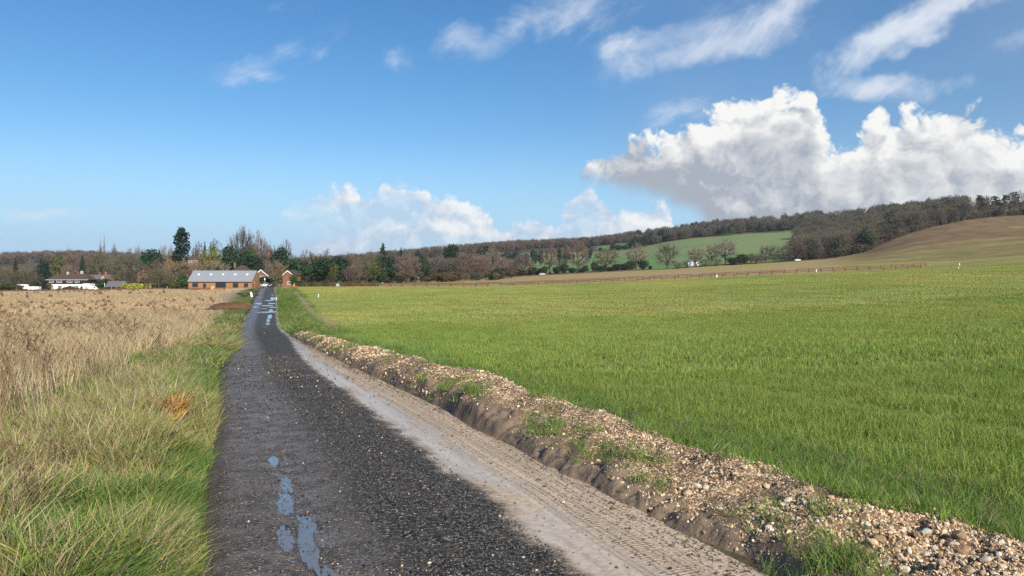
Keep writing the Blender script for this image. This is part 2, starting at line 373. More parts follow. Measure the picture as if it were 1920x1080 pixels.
def empty(name, loc, rz=0):
    o = bpy.data.objects.new(name, None); o.location = loc; o.rotation_euler = (0, 0, rz); o.empty_display_size = .3
    return link(o)
def set_col(me, C, name='Col'):
    a = me.attributes.new(name, 'FLOAT_COLOR', 'POINT'); C4 = np.concatenate([C, np.ones((len(C), 1))], 1)
    a.data.foreach_set('color', C4.ravel().astype(np.float32))
def grid_faces(nr, nc, wrap=False):
    i = np.arange(nr-1)[:, None]; j = np.arange(nc if wrap else nc-1)[None, :]; j2 = (j+1) % nc
    return np.stack([i*nc+j, i*nc+j2, (i+1)*nc+j2, (i+1)*nc+j], -1).reshape(-1, 4)

# ---- ground sheet
def ground_material():
    m = bpy.data.materials.new('ground_cover'); m.use_nodes = True; nt = m.node_tree; b = NB(nt); p = nt.nodes['Principled BSDF']
    g = b.new('ShaderNodeNewGeometry').outputs['Position']
    c = b.new('ShaderNodeAttribute', attribute_name='Col').outputs['Color']
    n1 = b.noise(g, 1.7, 5, .65); n2 = b.noise(b.vm('MULTIPLY', g, (.25, .11, .2)), 1.0, 5, .65); n3 = b.noise(g, 14, 3, .6)
    f = b.add(.30, b.add(b.mul(n1, .5), b.add(b.mul(n2, .6), b.mul(n3, .3))))
    c = b.mix(1.0, c, b.xyz(f, f, f), 'MULTIPLY')
    b.l.new(c, p.inputs['Base Color']); p.inputs['Roughness'].default_value = .95; p.inputs['Specular IOR Level'].default_value = .1
    bn = b.new('ShaderNodeBump'); bn.inputs['Strength'].default_value = .6; bn.inputs['Distance'].default_value = .08
    b.l.new(b.add(n1, b.mul(n3, .3)), bn.inputs['Height']); b.l.new(bn.outputs[0], p.inputs['Normal'])
    MATS['ground_cover'] = m
ground_material()
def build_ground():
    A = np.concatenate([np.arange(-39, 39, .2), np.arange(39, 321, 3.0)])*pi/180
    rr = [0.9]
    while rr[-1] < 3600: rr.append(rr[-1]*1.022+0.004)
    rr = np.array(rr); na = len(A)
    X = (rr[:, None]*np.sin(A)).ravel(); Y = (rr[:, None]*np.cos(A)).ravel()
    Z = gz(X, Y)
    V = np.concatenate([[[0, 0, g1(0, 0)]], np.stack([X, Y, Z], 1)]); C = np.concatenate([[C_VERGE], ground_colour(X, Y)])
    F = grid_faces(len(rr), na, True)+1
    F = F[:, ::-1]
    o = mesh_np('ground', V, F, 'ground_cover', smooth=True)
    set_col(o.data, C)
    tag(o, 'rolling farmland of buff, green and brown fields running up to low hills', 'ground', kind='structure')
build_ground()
# ------------------------------------------------------------------ lane surface
def lane_material():
    m = bpy.data.materials.new('wet_lane'); m.use_nodes = True; nt = m.node_tree; b = NB(nt); p = nt.nodes['Principled BSDF']
    uv = b.new('ShaderNodeAttribute', attribute_name='st').outputs['Vector']     # x = offset from the centre, y = metres along
    t, s, _ = b.sep(uv)
    pos = b.new('ShaderNodeNewGeometry').outputs['Position']
    n_big = b.noise(pos, .9, 4, .6); n_mid = b.noise(pos, 4, 4, .6); n_f = b.noise(pos, 22, 4, .65)
    streak = b.noise(b.xyz(b.mul(t, 6), b.mul(s, .35), 0), 1.0, 4, .6)
    # mud washed in along the right side, thinning with distance
    edge = b.add(t, b.add(b.mul(b.sub(n_big, .5), .45), b.mul(b.sub(n_mid, .5), .35)))
    lim = b.add(.58, b.mul(b.ss(s, 18, 46), .75))
    mud = b.ss(edge, b.sub(lim, .10), b.add(lim, .16))
    # smooth silt film on the left wheel track
    silt = b.mul(b.mul(b.ss(edge, -.18, -.70), b.ss(t, -1.75, -1.3)), b.add(.35, b.mul(b.ss(n_mid, .35, .65), .65)))
    silt = b.mul(silt, b.add(.70, b.mul(b.ss(s, 5, 14), .30)))
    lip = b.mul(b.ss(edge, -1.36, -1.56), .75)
    far = b.mul(b.ss(s, 48, 62), b.ss(n_mid, .35, .7))
    # stones
    v1 = b.new('ShaderNodeTexVoronoi'); b.l.new(pos, v1.inputs['Vector']); v1.inputs['Scale'].default_value = 62
    v2 = b.new('ShaderNodeTexVoronoi'); b.l.new(pos, v2.inputs['Vector']); v2.inputs['Scale'].default_value = 27
    cr, cg, cb = b.sep(v1.outputs['Color'])
    stone = b.mix(b.m('POWER', cr, 2.6), (.010, .009, .008), (.185, .168, .150))
    stone = b.mix(b.m('GREATER_THAN', cg, .965), stone, (.36, .29, .20))
    stone = b.mix(b.mul(b.ss(n_mid, .45, .75), .35), stone, (.09, .078, .068))
    mudc = b.mix(b.ss(b.add(b.mul(n_f, .6), b.mul(streak, .4)), .35, .65), (.38, .285, .20), (.60, .475, .35))
    rl = b.ss(b.m('ABSOLUTE', b.sub(b.m('FRACT', b.mul(b.add(t, b.mul(n_big, .12)), 8)), .5)), .16, .05)
    mudc = b.mix(b.mul(b.mul(rl, b.ss(n_f, .42, .56)), b.mul(b.ss(t, .85, 1.1), .7)), mudc, (.13, .092, .062))
    mudc = b.mix(b.mul(b.ss(n_f, .60, .70), b.ss(t, .95, 1.3)), mudc, (.09, .062, .042))
    siltc = b.mix(n_f, (.15, .122, .104), (.27, .222, .19))
    c = b.mix(b.mul(silt, b.add(.35, b.mul(b.ss(cr, .9, .3), .55))), stone, siltc)
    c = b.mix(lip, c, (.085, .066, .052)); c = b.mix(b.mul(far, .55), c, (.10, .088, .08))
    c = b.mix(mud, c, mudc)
    b.l.new(c, p.inputs['Base Color'])
    # water film
    chan = b.add(b.add(t, .86), b.mul(b.sub(n_big, .5), .5))
    film = b.mul(b.ss(b.m('ABSOLUTE', chan), .24, .04), b.ss(n_mid, .43, .60))
    film = b.mul(film, b.m('MAXIMUM', b.ss(s, 10, 8), .25)); film = b.mul(film, .55)
    mudwet = b.mul(b.ss(b.m('ABSOLUTE', b.sub(edge, b.add(lim, .26))), .34, .10), b.ss(b.add(n_big, b.mul(streak, .4)), .44, .70))
    film = b.m('MAXIMUM', film, b.mul(mudwet, .8), clamp=True)
    r = b.add(.72, b.mul(b.sub(n_mid, .5), .3)); r = b.m('MULTIPLY_ADD', silt, -.30, r); r = b.m('MULTIPLY_ADD', mud, .05, r); r = b.m('MULTIPLY_ADD', far, -.25, r)
    nd = b.new('ShaderNodeMix', data_type='FLOAT'); b.put(nd.inputs[0], film); b.put(nd.inputs[2], r); nd.inputs[3].default_value = .10
    b.l.new(nd.outputs[0], p.inputs['Roughness']); b.l.new(b.add(.22, b.mul(b.m('MAXIMUM', film, silt, clamp=True), .18)), p.inputs['Specular IOR Level'])
    # relief
    hst = b.sub(1, b.add(b.mul(v1.outputs['Distance'], .8), b.mul(v2.outputs['Distance'], .35)))
    keep = b.m('MAXIMUM', 0.0, b.sub(1, b.add(b.mul(silt, .55), b.mul(film, .9))))
    hst = b.mul(b.mul(hst, keep), b.sub(1, mud))
    wav = b.new('ShaderNodeTexWave', wave_type='BANDS', bands_direction='Y'); b.l.new(uv, wav.inputs['Vector']); wav.inputs['Scale'].default_value = 9; wav.inputs['Distortion'].default_value = 2.5; wav.inputs['Detail'].default_value = 3
    tread = b.mul(b.mul(b.mul(wav.outputs['Fac'], b.ss(n_mid, .42, .58)), b.ss(b.m('ABSOLUTE', b.sub(b.add(t, b.mul(b.sub(n_big, .5), .12)), 1.17)), .16, .09)), mud)
    rut = b.mul(b.ss(b.m('ABSOLUTE', b.sub(b.m('FRACT', b.mul(b.add(t, b.mul(n_big, .12)), 8)), .5)), .5, .2), b.mul(mud, b.ss(t, .85, 1.05)))
    hh = b.add(hst, b.add(b.mul(tread, .22), b.add(b.mul(rut, .8), b.mul(b.mul(n_f, mud), b.mul(b.sub(1, film), .8)))))
    bn = b.new('ShaderNodeBump'); bn.inputs['Strength'].default_value = 1.0; bn.inputs['Distance'].default_value = .020
    b.l.new(hh, bn.inputs['Height']); b.l.new(bn.outputs[0], p.inputs['Normal'])
    MATS['wet_lane'] = m
lane_material()
def lane_pt(s, t):
    """world x, y, z of the lane frame (depth s, offset t)"""
    cx = np.interp(s, LY, LX); nx = np.interp(s, LY, LN[:, 0]); ny = np.interp(s, LY, LN[:, 1]); z = np.interp(s, LY, LZ)
    return cx+nx*t, s+ny*t, z
def road_h(s, t):
    return -.012*np.exp(-((t+.85)/.22)**2)-.014*np.exp(-((t-.8)/.25)**2)+.02*np.exp(-(t/.5)**2)+(fbm(t*2.2, s*1.1, 3, 41)-.5)*.03
def build_lane():
    ss_ = [-8.0]
    while ss_[-1] < 292: ss_.append(ss_[-1]+max(.04, abs(ss_[-1])*.006))
    ss_ = np.array(ss_); tt = np.linspace(-1.56, 1.62, 54)
    S, T = np.meshgrid(ss_, tt, indexing='ij'); S = S.ravel(); T = T.ravel()
    wob = (fbm(S*.5, S*0, 3, 51)-.5)*.22
    T2 = T+np.where(T < 0, wob, 0)*sstep(np.abs(T), .8, 1.5)
    X, Y, Z = lane_pt(S, T2); Z = Z+road_h(S, T2)-.03*sstep(T, -1.40, -1.56)
    o = mesh_np('lane', np.stack([X, Y, Z], 1), grid_faces(len(ss_), len(tt)), 'wet_lane', smooth=True)
    a = o.data.attributes.new('st', 'FLOAT_VECTOR', 'POINT'); a.data.foreach_set('vector', np.stack([T2, S, S*0], 1).ravel().astype(np.float32))
    tag(o, 'wet single-track lane of dark gravelly tarmac with pale mud along one side', 'lane', kind='structure')
build_lane()
principled('puddle_water', (.15, .138, .13), .05, .9)
def puddle(s0, t0, ls, wt, seed, label, lift=.016, rag=1.6):
    n = 90; ang = np.linspace(0, 2*pi, n, endpoint=False)
    r = .40+1.05*fbm(np.cos(ang)*rag+seed*3.1, np.sin(ang)*rag+seed, 4, 77, .65)
    S = s0+np.sin(ang)*ls*r*.6; T = t0+np.cos(ang)*wt*r*.6
    zc = float(np.max([lane_pt(np.array([s0]), np.array([t0]))[2][0]+road_h(np.array([s0]), np.array([t0]))[0]]))
    X, Y, _ = lane_pt(S, T)
    sl = (np.interp(s0+.5, LY, LZ)-np.interp(s0-.5, LY, LZ))
    Zr = np.interp(S, LY, LZ)*.0+zc+(S-s0)*sl+lift
    o = mesh_np('puddle', np.stack([X, Y, Zr], 1), [list(range(n))], 'puddle_water')
    if o.data.polygons[0].normal.z < 0: o.data.flip_normals()
    tag(o, label, 'puddle', 'puddles across the potholed lane', 'structure')
for i, (s0, t0, ls, wt) in enumerate([(80, .0, 2.6, 1.5), (81, 1.0, 2.2, 1.0), (84, .75, 3.5, .5), (73, .75, 6, .35), (68, .6, 5, .3), (63, .55, 3.5, .32), (87, -.1, 1.6, 1.1), (90, .9, 2.0, .8), (93, .3, 1.8, 1.3), (97, -.7, 3.0, .9), (97.5, .8, 2.0, 1.0),
                                      (91, -1.0, 2.5, .7), (103, .4, 2.2, .9), (107, .95, 8, .6), (112, -.8, 9, .5), (122, .95, 12, .55), (140, .9, 14, .5), (141, -.85, 16, .4), (58, .35, 1.6, .4), (50, .15, 1.2, .35)]):
    puddle(s0, t0, ls, wt, i+2, 'sky-reflecting puddle in the potholed dip of the lane')

for i, (s0, t0, ls, wt) in enumerate([(4.65, -.80, .8, .12), (5.3, -.90, .7, .10), (5.85, -.86, .55, .11), (6.5, -.97, .6, .11), (7.1, -.92, .45, .10), (4.05, -.72, .7, .15), (8.2, -.98, .5, .08), (4.35, -.62, .4, .10), (5.6, -1.02, .5, .09)]):
    puddle(s0, t0, ls, wt, i+40, 'shallow film of water trickling down the left wheel track', .003, 3.2)

# ------------------------------------------------------------------ bank of scraped soil and gravel
BANK_T0, BANK_T1 = 1.50, 4.1
def bank_h(s, t):
    n = fbm(s*.45, t*.3, 3, 61); n2 = fbm(s*1.7, t*1.7, 4, 63); n3 = fbm(s*9, t*9, 4, 67)
    foot = 1.60+(fbm(s*.8, s*0, 3, 71)-.5)*.34; far_ = 3.35+(fbm(s*.5, s*0+4, 3, 73)-.5)*.7
    far_ = far_-.35*sstep(s, 15, 40)+.55*sstep(s, 7.5, 4.5)
    H = (.25+.20*n)*sstep(s, 58, 44)+.02
    H = H*(1-.42*sstep(s, 9.5, 5.0))
    step = sstep(t, foot, foot+.16)*(.22+.25*n2)
    f = np.clip((t-foot)/(far_-foot), 0, 1)
    dome = np.sin(np.clip(f*1.05, 0, 1)*pi)**.8*.86
    prof_ = np.clip(step*sstep(f, 1.0, .55)+dome*.78, 0, 1.3)*(f > 0)*sstep(f, 1.0, .86)
    z = H*prof_+(n2-.5)*.20*prof_+(n3-.5)*.11*sstep(prof_, 0, .3)+(fbm(s*28, t*28, 3, 69)-.5)*.03*sstep(prof_, 0.02, .3)
    return z, prof_
def bank_z(s, t):
    x, y, lz = lane_pt(s, t); g = gz(x, y, False); h, pr = bank_h(s, t)
    return x, y, np.maximum(g, lz-.02)*sstep(t, 1.4, 2.2)+lz*(1-sstep(t, 1.4, 2.2))+h-.02*(pr <= 0.001)-.02-.14*sstep(pr, .03, 0.0)*sstep(t, 2.6, 2.9)
def bank_material():
    m = bpy.data.materials.new('bank_soil'); m.use_nodes = True; nt = m.node_tree; b = NB(nt); p = nt.nodes['Principled BSDF']
    pos = b.new('ShaderNodeNewGeometry').outputs['Position']; uv = b.new('ShaderNodeAttribute', attribute_name='st').outputs['Vector']; t, s, pr = b.sep(uv)
    n1 = b.noise(pos, 2.2, 5, .65); n2 = b.noise(pos, 13, 5, .65)
    v = b.new('ShaderNodeTexVoronoi'); b.l.new(pos, v.inputs['Vector']); v.inputs['Scale'].default_value = 48
    cr, cg, cb = b.sep(v.outputs['Color'])
    soil = b.mix(n2, (.050, .031, .019), (.235, .155, .092))
    chip = b.mix(cg, (.22, .145, .085), (.54, .41, .27))
    isst = b.mul(b.m('GREATER_THAN', b.add(cr, b.mul(b.sub(n1, .5), 1.4)), .52), b.ss(t, 1.75, 2.0))
    c = b.mix(isst, soil, chip)
    wet = b.ss(t, 2.0, 1.72); c = b.mix(b.mul(wet, .8), c, b.mix(n2, (.15, .108, .076), (.29, .215, .155)))
    b.l.new(c, p.inputs['Base Color']); p.inputs['Roughness'].default_value = .85; p.inputs['Specular IOR Level'].default_value = .25
    bn = b.new('ShaderNodeBump'); bn.inputs['Strength'].default_value = .9; bn.inputs['Distance'].default_value = .02
    b.l.new(b.add(b.mul(b.sub(1, v.outputs['Distance']), isst), b.mul(n2, 1.5)), bn.inputs['Height']); b.l.new(bn.outputs[0], p.inputs['Normal'])
    MATS['bank_soil'] = m
bank_material()
bank = empty('gravel_bank', (float(lane_pt(np.array([5.]), np.array([2.3]))[0][0]), 5.0, 0))
tag(bank, 'long low bank of scraped soil and pale flint gravel beside the lane', 'bank')
BOFF = np.array(bank.location)
def build_bank():
    ss_ = [1.0]
    while ss_[-1] < 60: ss_.append(ss_[-1]+max(.022, ss_[-1]*.0045))
    ss_ = np.array(ss_); tt = np.concatenate([np.arange(BANK_T0, 3.6, .022), np.arange(3.6, BANK_T1, .06)])
    S, T = np.meshgrid(ss_, tt, indexing='ij'); S = S.ravel(); T = T.ravel()
    X, Y, Z = bank_z(S, T)
    o = mesh_np('soil', np.stack([X, Y, Z], 1)-BOFF, grid_faces(len(ss_), len(tt)), 'bank_soil', bank, smooth=True)
    a = o.data.attributes.new('st', 'FLOAT_VECTOR', 'POINT'); a.data.foreach_set('vector', np.stack([T, S, S*0], 1).ravel().astype(np.float32))
build_bank()

# ------------------------------------------------------------------ scattering (for what nobody could count)
def scatter(name, pts, rot, scl, idx, protos, parent=None):
    coll = bpy.data.collections.new(name+'_sources')
    for i, p in enumerate(protos):
        p.name = '%s_source_%02d' % (name, i); coll.objects.link(p)
    me = bpy.data.meshes.new(name); n = len(pts); me.vertices.add(n); me.vertices.foreach_set('co', np.asarray(pts, np.float32).ravel())
    for nm, ty, key, arr in (('rot', 'FLOAT_VECTOR', 'vector', rot), ('scl', 'FLOAT_VECTOR', 'vector', scl), ('pick', 'INT', 'value', idx)):
        a = me.attributes.new(nm, ty, 'POINT'); a.data.foreach_set(key, np.asarray(arr, np.int32 if ty == 'INT' else np.float32).ravel())
    o = link(bpy.data.objects.new(name, me)); o.parent = parent
    ng = bpy.data.node_groups.new(name, 'GeometryNodeTree')
    ng.interface.new_socket('Geometry', in_out='INPUT', socket_type='NodeSocketGeometry'); ng.interface.new_socket('Geometry', in_out='OUTPUT', socket_type='NodeSocketGeometry')
    N = ng.nodes; L = ng.links
    gi = N.new('NodeGroupInput'); go = N.new('NodeGroupOutput'); ip = N.new('GeometryNodeInstanceOnPoints'); ci = N.new('GeometryNodeCollectionInfo')
    ci.inputs['Collection'].default_value = coll; ci.inputs['Separate Children'].default_value = True; ci.inputs['Reset Children'].default_value = True
    def na(nm, ty):
        nd = N.new('GeometryNodeInputNamedAttribute'); nd.data_type = ty; nd.inputs['Name'].default_value = nm; return nd.outputs['Attribute']
    er = N.new('FunctionNodeEulerToRotation')
    L.new(gi.outputs[0], ip.inputs['Points']); L.new(ci.outputs[0], ip.inputs['Instance']); ip.inputs['Pick Instance'].default_value = True
    L.new(na('pick', 'INT'), ip.inputs['Instance Index']); L.new(na('rot', 'FLOAT_VECTOR'), er.inputs[0]); L.new(er.outputs[0], ip.inputs['Rotation']); L.new(na('scl', 'FLOAT_VECTOR'), ip.inputs['Scale'])
    L.new(ip.outputs[0], go.inputs[0])
    md = o.modifiers.new('scatter', 'NODES'); md.node_group = ng
    o['kind'] = 'stuff'
    return o

# ---- stones
ICO = None
def stone_mesh(name, seed, mat, sub=1, flat=.7):
    bm = bmesh.new(); bmesh.ops.create_icosphere(bm, subdivisions=sub, radius=.5)
    r = random.Random(seed)
    ax = [(r.uniform(-1, 1), r.uniform(-1, 1), r.uniform(-1, 1), r.uniform(.55, .95)) for _ in range(7)]
    for v in bm.verts:
        for a, b_, c_, lim in ax:
            n = sqrt(a*a+b_*b_+c_*c_); d = (v.co.x*a+v.co.y*b_+v.co.z*c_)/n
            if d > lim*.5: v.co.x -= a/n*(d-lim*.5); v.co.y -= b_/n*(d-lim*.5); v.co.z -= c_/n*(d-lim*.5)
        v.co *= r.uniform(.92, 1.08); v.co.z *= flat
    me = bpy.data.meshes.new(name); bm.to_mesh(me); bm.free()
    me.materials.append(MATS[mat]); 
    return me
principled('flint_chip', (.52, .385, .25), .8, .3, var=.25, vscale=6, objrand=.5)
principled('flint_stone', (.52, .43, .32), .75, .3, var=.3, vscale=5, objrand=.35, bump=.5, bscale=9)
principled('tar_chip', (.052, .048, .044), .5, .4, var=.3, vscale=6, objrand=.92)
principled('dark_flint', (.07, .075, .09), .35, .5, var=.4, vscale=5)
principled('clay_lump', (.30, .20, .125), .9, .2, var=.3, vscale=4, bump=.6, bscale=7)
def proto(me): return bpy.data.objects.new('source', me)
def scatter_bank_gravel():
    n = 120000
    s = 2.0*np.exp(rng.random(n)*math.log(56/2.0)); t = rng.uniform(1.66, 4.2, n)
    h, pr = bank_h(s, t); cl = fbm(s*1.6, t*1.6, 4, 81)
    keep = (pr > .06)*(rng.random(n) < sstep(cl, .34, .62)*(.5+.5*sstep(t, 1.75, 2.2))+.05)
    heap = (s < 4.1+(fbm(t*3, s*3, 2, 87)-.5)*1.2)*(t > 2.15)*(rng.random(n) < .95); keep = (keep+heap*(pr > .02)) > 0
    s, t = s[keep], t[keep]; x, y, z = bank_z(s, t); k = len(s)
    sz = np.clip(.010*(1-rng.random(k))**-.38, .010, .036)*np.clip(s/9, 1.0, 2.4)*np.where((s < 4.3)*(t > 2.15), 1.15, 1)
    pts = np.stack([x, y, z+sz*rng.uniform(-.12, .2, k)], 1)-BOFF
    o = scatter('gravel', pts, rng.uniform(0, 6.28, (k, 3)), sz[:, None]*rng.uniform(.7, 1.3, (k, 3)), rng.integers(0, 5, k), [proto(stone_mesh('chip', i, 'flint_chip', 1)) for i in range(4)]+[proto(stone_mesh('chip', 9, 'clay_lump', 1))], bank)
scatter_bank_gravel()
def bank_stones():
    mm = [stone_mesh('stone', 20+i, 'flint_stone', 2, .72) for i in range(6)]; dk = stone_mesh('stone', 40, 'dark_flint', 2, .6); cl = [stone_mesh('stone', 50+i, 'clay_lump', 2, .75) for i in range(3)]
    spots = []
    for px, py, w in [(1438, 893, 11), (1422, 893, 9), (1468, 950, 13), (1486, 951, 11), (1478, 942, 18), (1511, 947, 13), (1484, 975, 14), (1536, 969, 24), (1497, 973, 7), (1530, 956, 10), (1307, 915, 20), (1290, 930, 18), (1322, 903, 12), (1307, 965, 8), (1311, 858, 10),
                      (1110, 870, 9), (1122, 866, 9), (1620, 982, 16), (1628, 988, 14), (1650, 1015, 24), (1640, 1022, 20), (1722, 1008, 20), (1735, 1003, 24), (1800, 1010, 26), (1790, 1025, 20), (1806, 1040, 34), (1700, 1010, 14), (1755, 1030, 14), (1695, 1022, 10), (1628, 1040, 26), (1740, 1045, 18), (1610, 1065, 22), (1850, 1055, 22), (1880, 1068, 18), (1770, 1060, 20), (1665, 1060, 16), (1820, 1075, 22), (1700, 1070, 18), (1745, 1046, 16), (1140, 935, 8), (1060, 900, 7), (1880, 1020, 14), (1905, 1050, 14), (1575, 1010, 10), (1560, 1000, 9)]:
        spots.append((px, py, w))
    n = 0
    for px, py, w in spots:
        # march the view ray onto the bank
        Yq = np.arange(3.2, 14, .01); zr = PZ(py, Yq); xr = PX(px, Yq)
        t, s, _ = lane_st(xr, Yq); zb = bank_z(s, t)[2]; hit = np.where(zr <= zb)[0]
        if not len(hit): continue
        i = hit[0]; sz = w/FPX*Yq[i]*1.0
        r = random.Random(n); me = dk if px in (1745, 1655) else (cl[n % 3] if w > 19 and n % 2 else mm[n % 6])
        o = link(bpy.data.objects.new('stone', me)); o.parent = bank
        o.location = (xr[i]-BOFF[0], Yq[i]+sz*.2-BOFF[1], zb[i]+sz*.12); o.scale = (sz*1.05, sz*r.uniform(.8, 1.2), sz*r.uniform(.8, 1.1)); o.rotation_euler = (r.uniform(-.3, .3), r.uniform(-.3, .3), r.uniform(0, 6)); n += 1
    for k in range(90):
        s = 4.2*math.exp(rng.random()*math.log(16/4.2)); t = rng.uniform(1.9, 3.3); x, y, z = [float(q[0]) for q in bank_z(np.array([s]), np.array([t]))]
        sz = rng.uniform(.03, .065); o = link(bpy.data.objects.new('stone', mm[k % 6])); o.parent = bank
        o.location = (x-BOFF[0], y-BOFF[1], z+sz*.12); o.scale = (sz*1.2, sz, sz); o.rotation_euler = (rng.uniform(-.4, .4), rng.uniform(-.4, .4), rng.uniform(0, 6))
bank_stones()
def mud_crumbs():
    k = 3200; s = 3.4*np.exp(rng.random(k)*math.log(45/3.4)); t = np.where(rng.random(k) < .85, rng.normal(1.52, .10, k), rng.uniform(1.0, 1.6, k)); t = np.minimum(t, 1.72); x, y, z = lane_pt(s, t)
    sz = np.clip(.008*(1-rng.random(k))**-.4, .007, .04)*np.clip(s/9, 1, 2)
    o = scatter('mud_crumbs', np.stack([x, y, z+road_h(s, t)+.004], 1), rng.uniform(0, 6.28, (k, 3)), sz[:, None]*rng.uniform(.7, 1.3, (k, 3)), rng.integers(0, 2, k), [proto(stone_mesh('chip', 80+i, 'mud_clod', 1, .6)) for i in range(2)])
    tag(o, 'dark mud crumbs fallen from the bank onto the pale muddy strip', 'mud')
principled('mud_clod', (.115, .078, .052), .9, .2, var=.3, vscale=5, objrand=.3)
mud_crumbs()
def lane_chips():
    n = 52000; s = 3.6*np.exp(rng.random(n)**.9*math.log(26/3.6)); t = rng.uniform(-1.5, 1.55, n)
    cl = fbm(s*1.3+9, t*1.3, 3, 91); dk = (t > -.55)*(t < .62)
    keep = rng.random(n) < np.where(dk, .25+.75*sstep(cl, .3, .6), np.where(t > .62, .03, .22+.4*sstep(cl, .45, .6)))
    s, t, dk = s[keep], t[keep], dk[keep]; q = 1500; s = np.concatenate([s, 3.7*np.exp(rng.random(q)*math.log(9/3.7))]); t = np.concatenate([t, rng.normal(-.86, .13, q)]); x, y, z = lane_pt(s, t); k = len(s)
    sz = np.clip(.0105*(1-rng.random(k))**-.28, .010, .028)*np.clip(s/9, 1, 1.8)
    pale = rng.random(k) < .012
    o = scatter('loose_chippings', np.stack([x, y, z+road_h(s, t)+sz*.12], 1), rng.uniform(0, 6.28, (k, 3)), sz[:, None]*rng.uniform(.7, 1.3, (k, 3)), np.where(pale, 3, rng.integers(0, 3, k)),
                [proto(stone_mesh('chip', 60+i, 'tar_chip', 1)) for i in range(3)]+[proto(stone_mesh('chip', 70, 'flint_chip', 1))])
    tag(o, 'loose dark tarmac chippings strewn over the wet lane', 'gravel')
lane_chips()

# ------------------------------------------------------------------ grass and weeds
principled('grass_blade', attr='Col', rough=.6, spec=.25, objrand=.13, transl=.34)
def crop_patches():
    nt = MATS['grass_blade'].node_tree; b = NB(nt); g = b.new('ShaderNodeNewGeometry').outputs['Position']
    n = b.noise(b.vm('MULTIPLY', g, (.035, .016, 0)), 1.0, 5, .6); f = b.ss(n, .32, .68)
    for l in [l for l in nt.links if l.to_node.type in ('BSDF_PRINCIPLED', 'BSDF_TRANSLUCENT') and l.to_socket.name in ('Base Color', 'Color')]:
        src, dst = l.from_socket, l.to_socket; nt.links.remove(l)
        c = b.mix(1.0, src, b.mix(f, (.80, .93, .80), (1.22, 1.10, 1.20)), 'MULTIPLY'); nt.links.new(c, dst)
crop_patches()
principled('dry_stem', attr='Col', rough=.8, spec=.15, objrand=.25, transl=.12)
G1, G2, G3, GY, ST1, ST2, BR, RB = [mk(c) for c in ((.125, .225, .045), (.195, .285, .055), (.070, .150, .045), (.34, .33, .085), (.46, .36, .225), (.36, .275, .17), (.19, .125, .075), (.12, .058, .038))]
def blades(name, n, radius, hr, wid, lean, pal, wts, mat, seed, curl=.6, square=False, segs=3, row=0):
    """n tapering bent blades rooted inside radius; one mesh"""
    r = np.random.default_rng(seed)
    if square:
        bx = r.uniform(-radius, radius, (n, 2))
        if row: bx[:, 0] = np.round(bx[:, 0]/row)*row+r.normal(0, row*.17, n)
    else:
        q = np.sqrt(r.random(n))*radius; a = r.random(n)*2*pi; bx = np.stack([q*np.cos(a), q*np.sin(a)], 1)
    h = r.uniform(*hr, n); az = r.random(n)*2*pi; ln = r.uniform(lean[0], lean[1], n); fa = r.random(n)*2*pi
    V = []; k = segs
    d = np.stack([np.cos(az), np.sin(az)], 1); wv_ = np.stack([np.cos(fa), np.sin(fa)], 1)
    lev = np.linspace(0, 1, k+1); rows = []
    for f in lev:
        off = d*(ln*h*(f*.35+f*f*curl))[:, None]; z = h*(f-.42*curl*ln*f*f*f*1.0)
        w = wid*(1-f**1.6)*.5*(.7+.6*r.random(n)) if f < 1 else np.zeros(n)
        c = bx+off
        if f < 1:
            rows.append(np.concatenate([c-wv_*w[:, None], z[:, None]], 1)); rows.append(np.concatenate([c+wv_*w[:, None], z[:, None]], 1))
        else: rows.append(np.concatenate([c, z[:, None]], 1))
    nv = 2*k+1; V = np.stack(rows, 1).reshape(-1, 3)
    base = (np.arange(n)*nv)[:, None]; F = []
    for i in range(k-1):
        F += [base+np.array([[2*i, 2*i+1, 2*i+3]]), base+np.array([[2*i, 2*i+3, 2*i+2]])]
    F.append(base+np.array([[2*k-2, 2*k-1, 2*k]])); F = np.concatenate(F)
    pal = np.array(pal); ci = r.choice(len(pal), n, p=np.array(wts)/sum(wts)); C = np.repeat(pal[ci]*r.uniform(.75, 1.25, (n, 1)), nv, 0)
    o = mesh_np(name, V, F, mat, lnk=False); set_col(o.data, C); return o
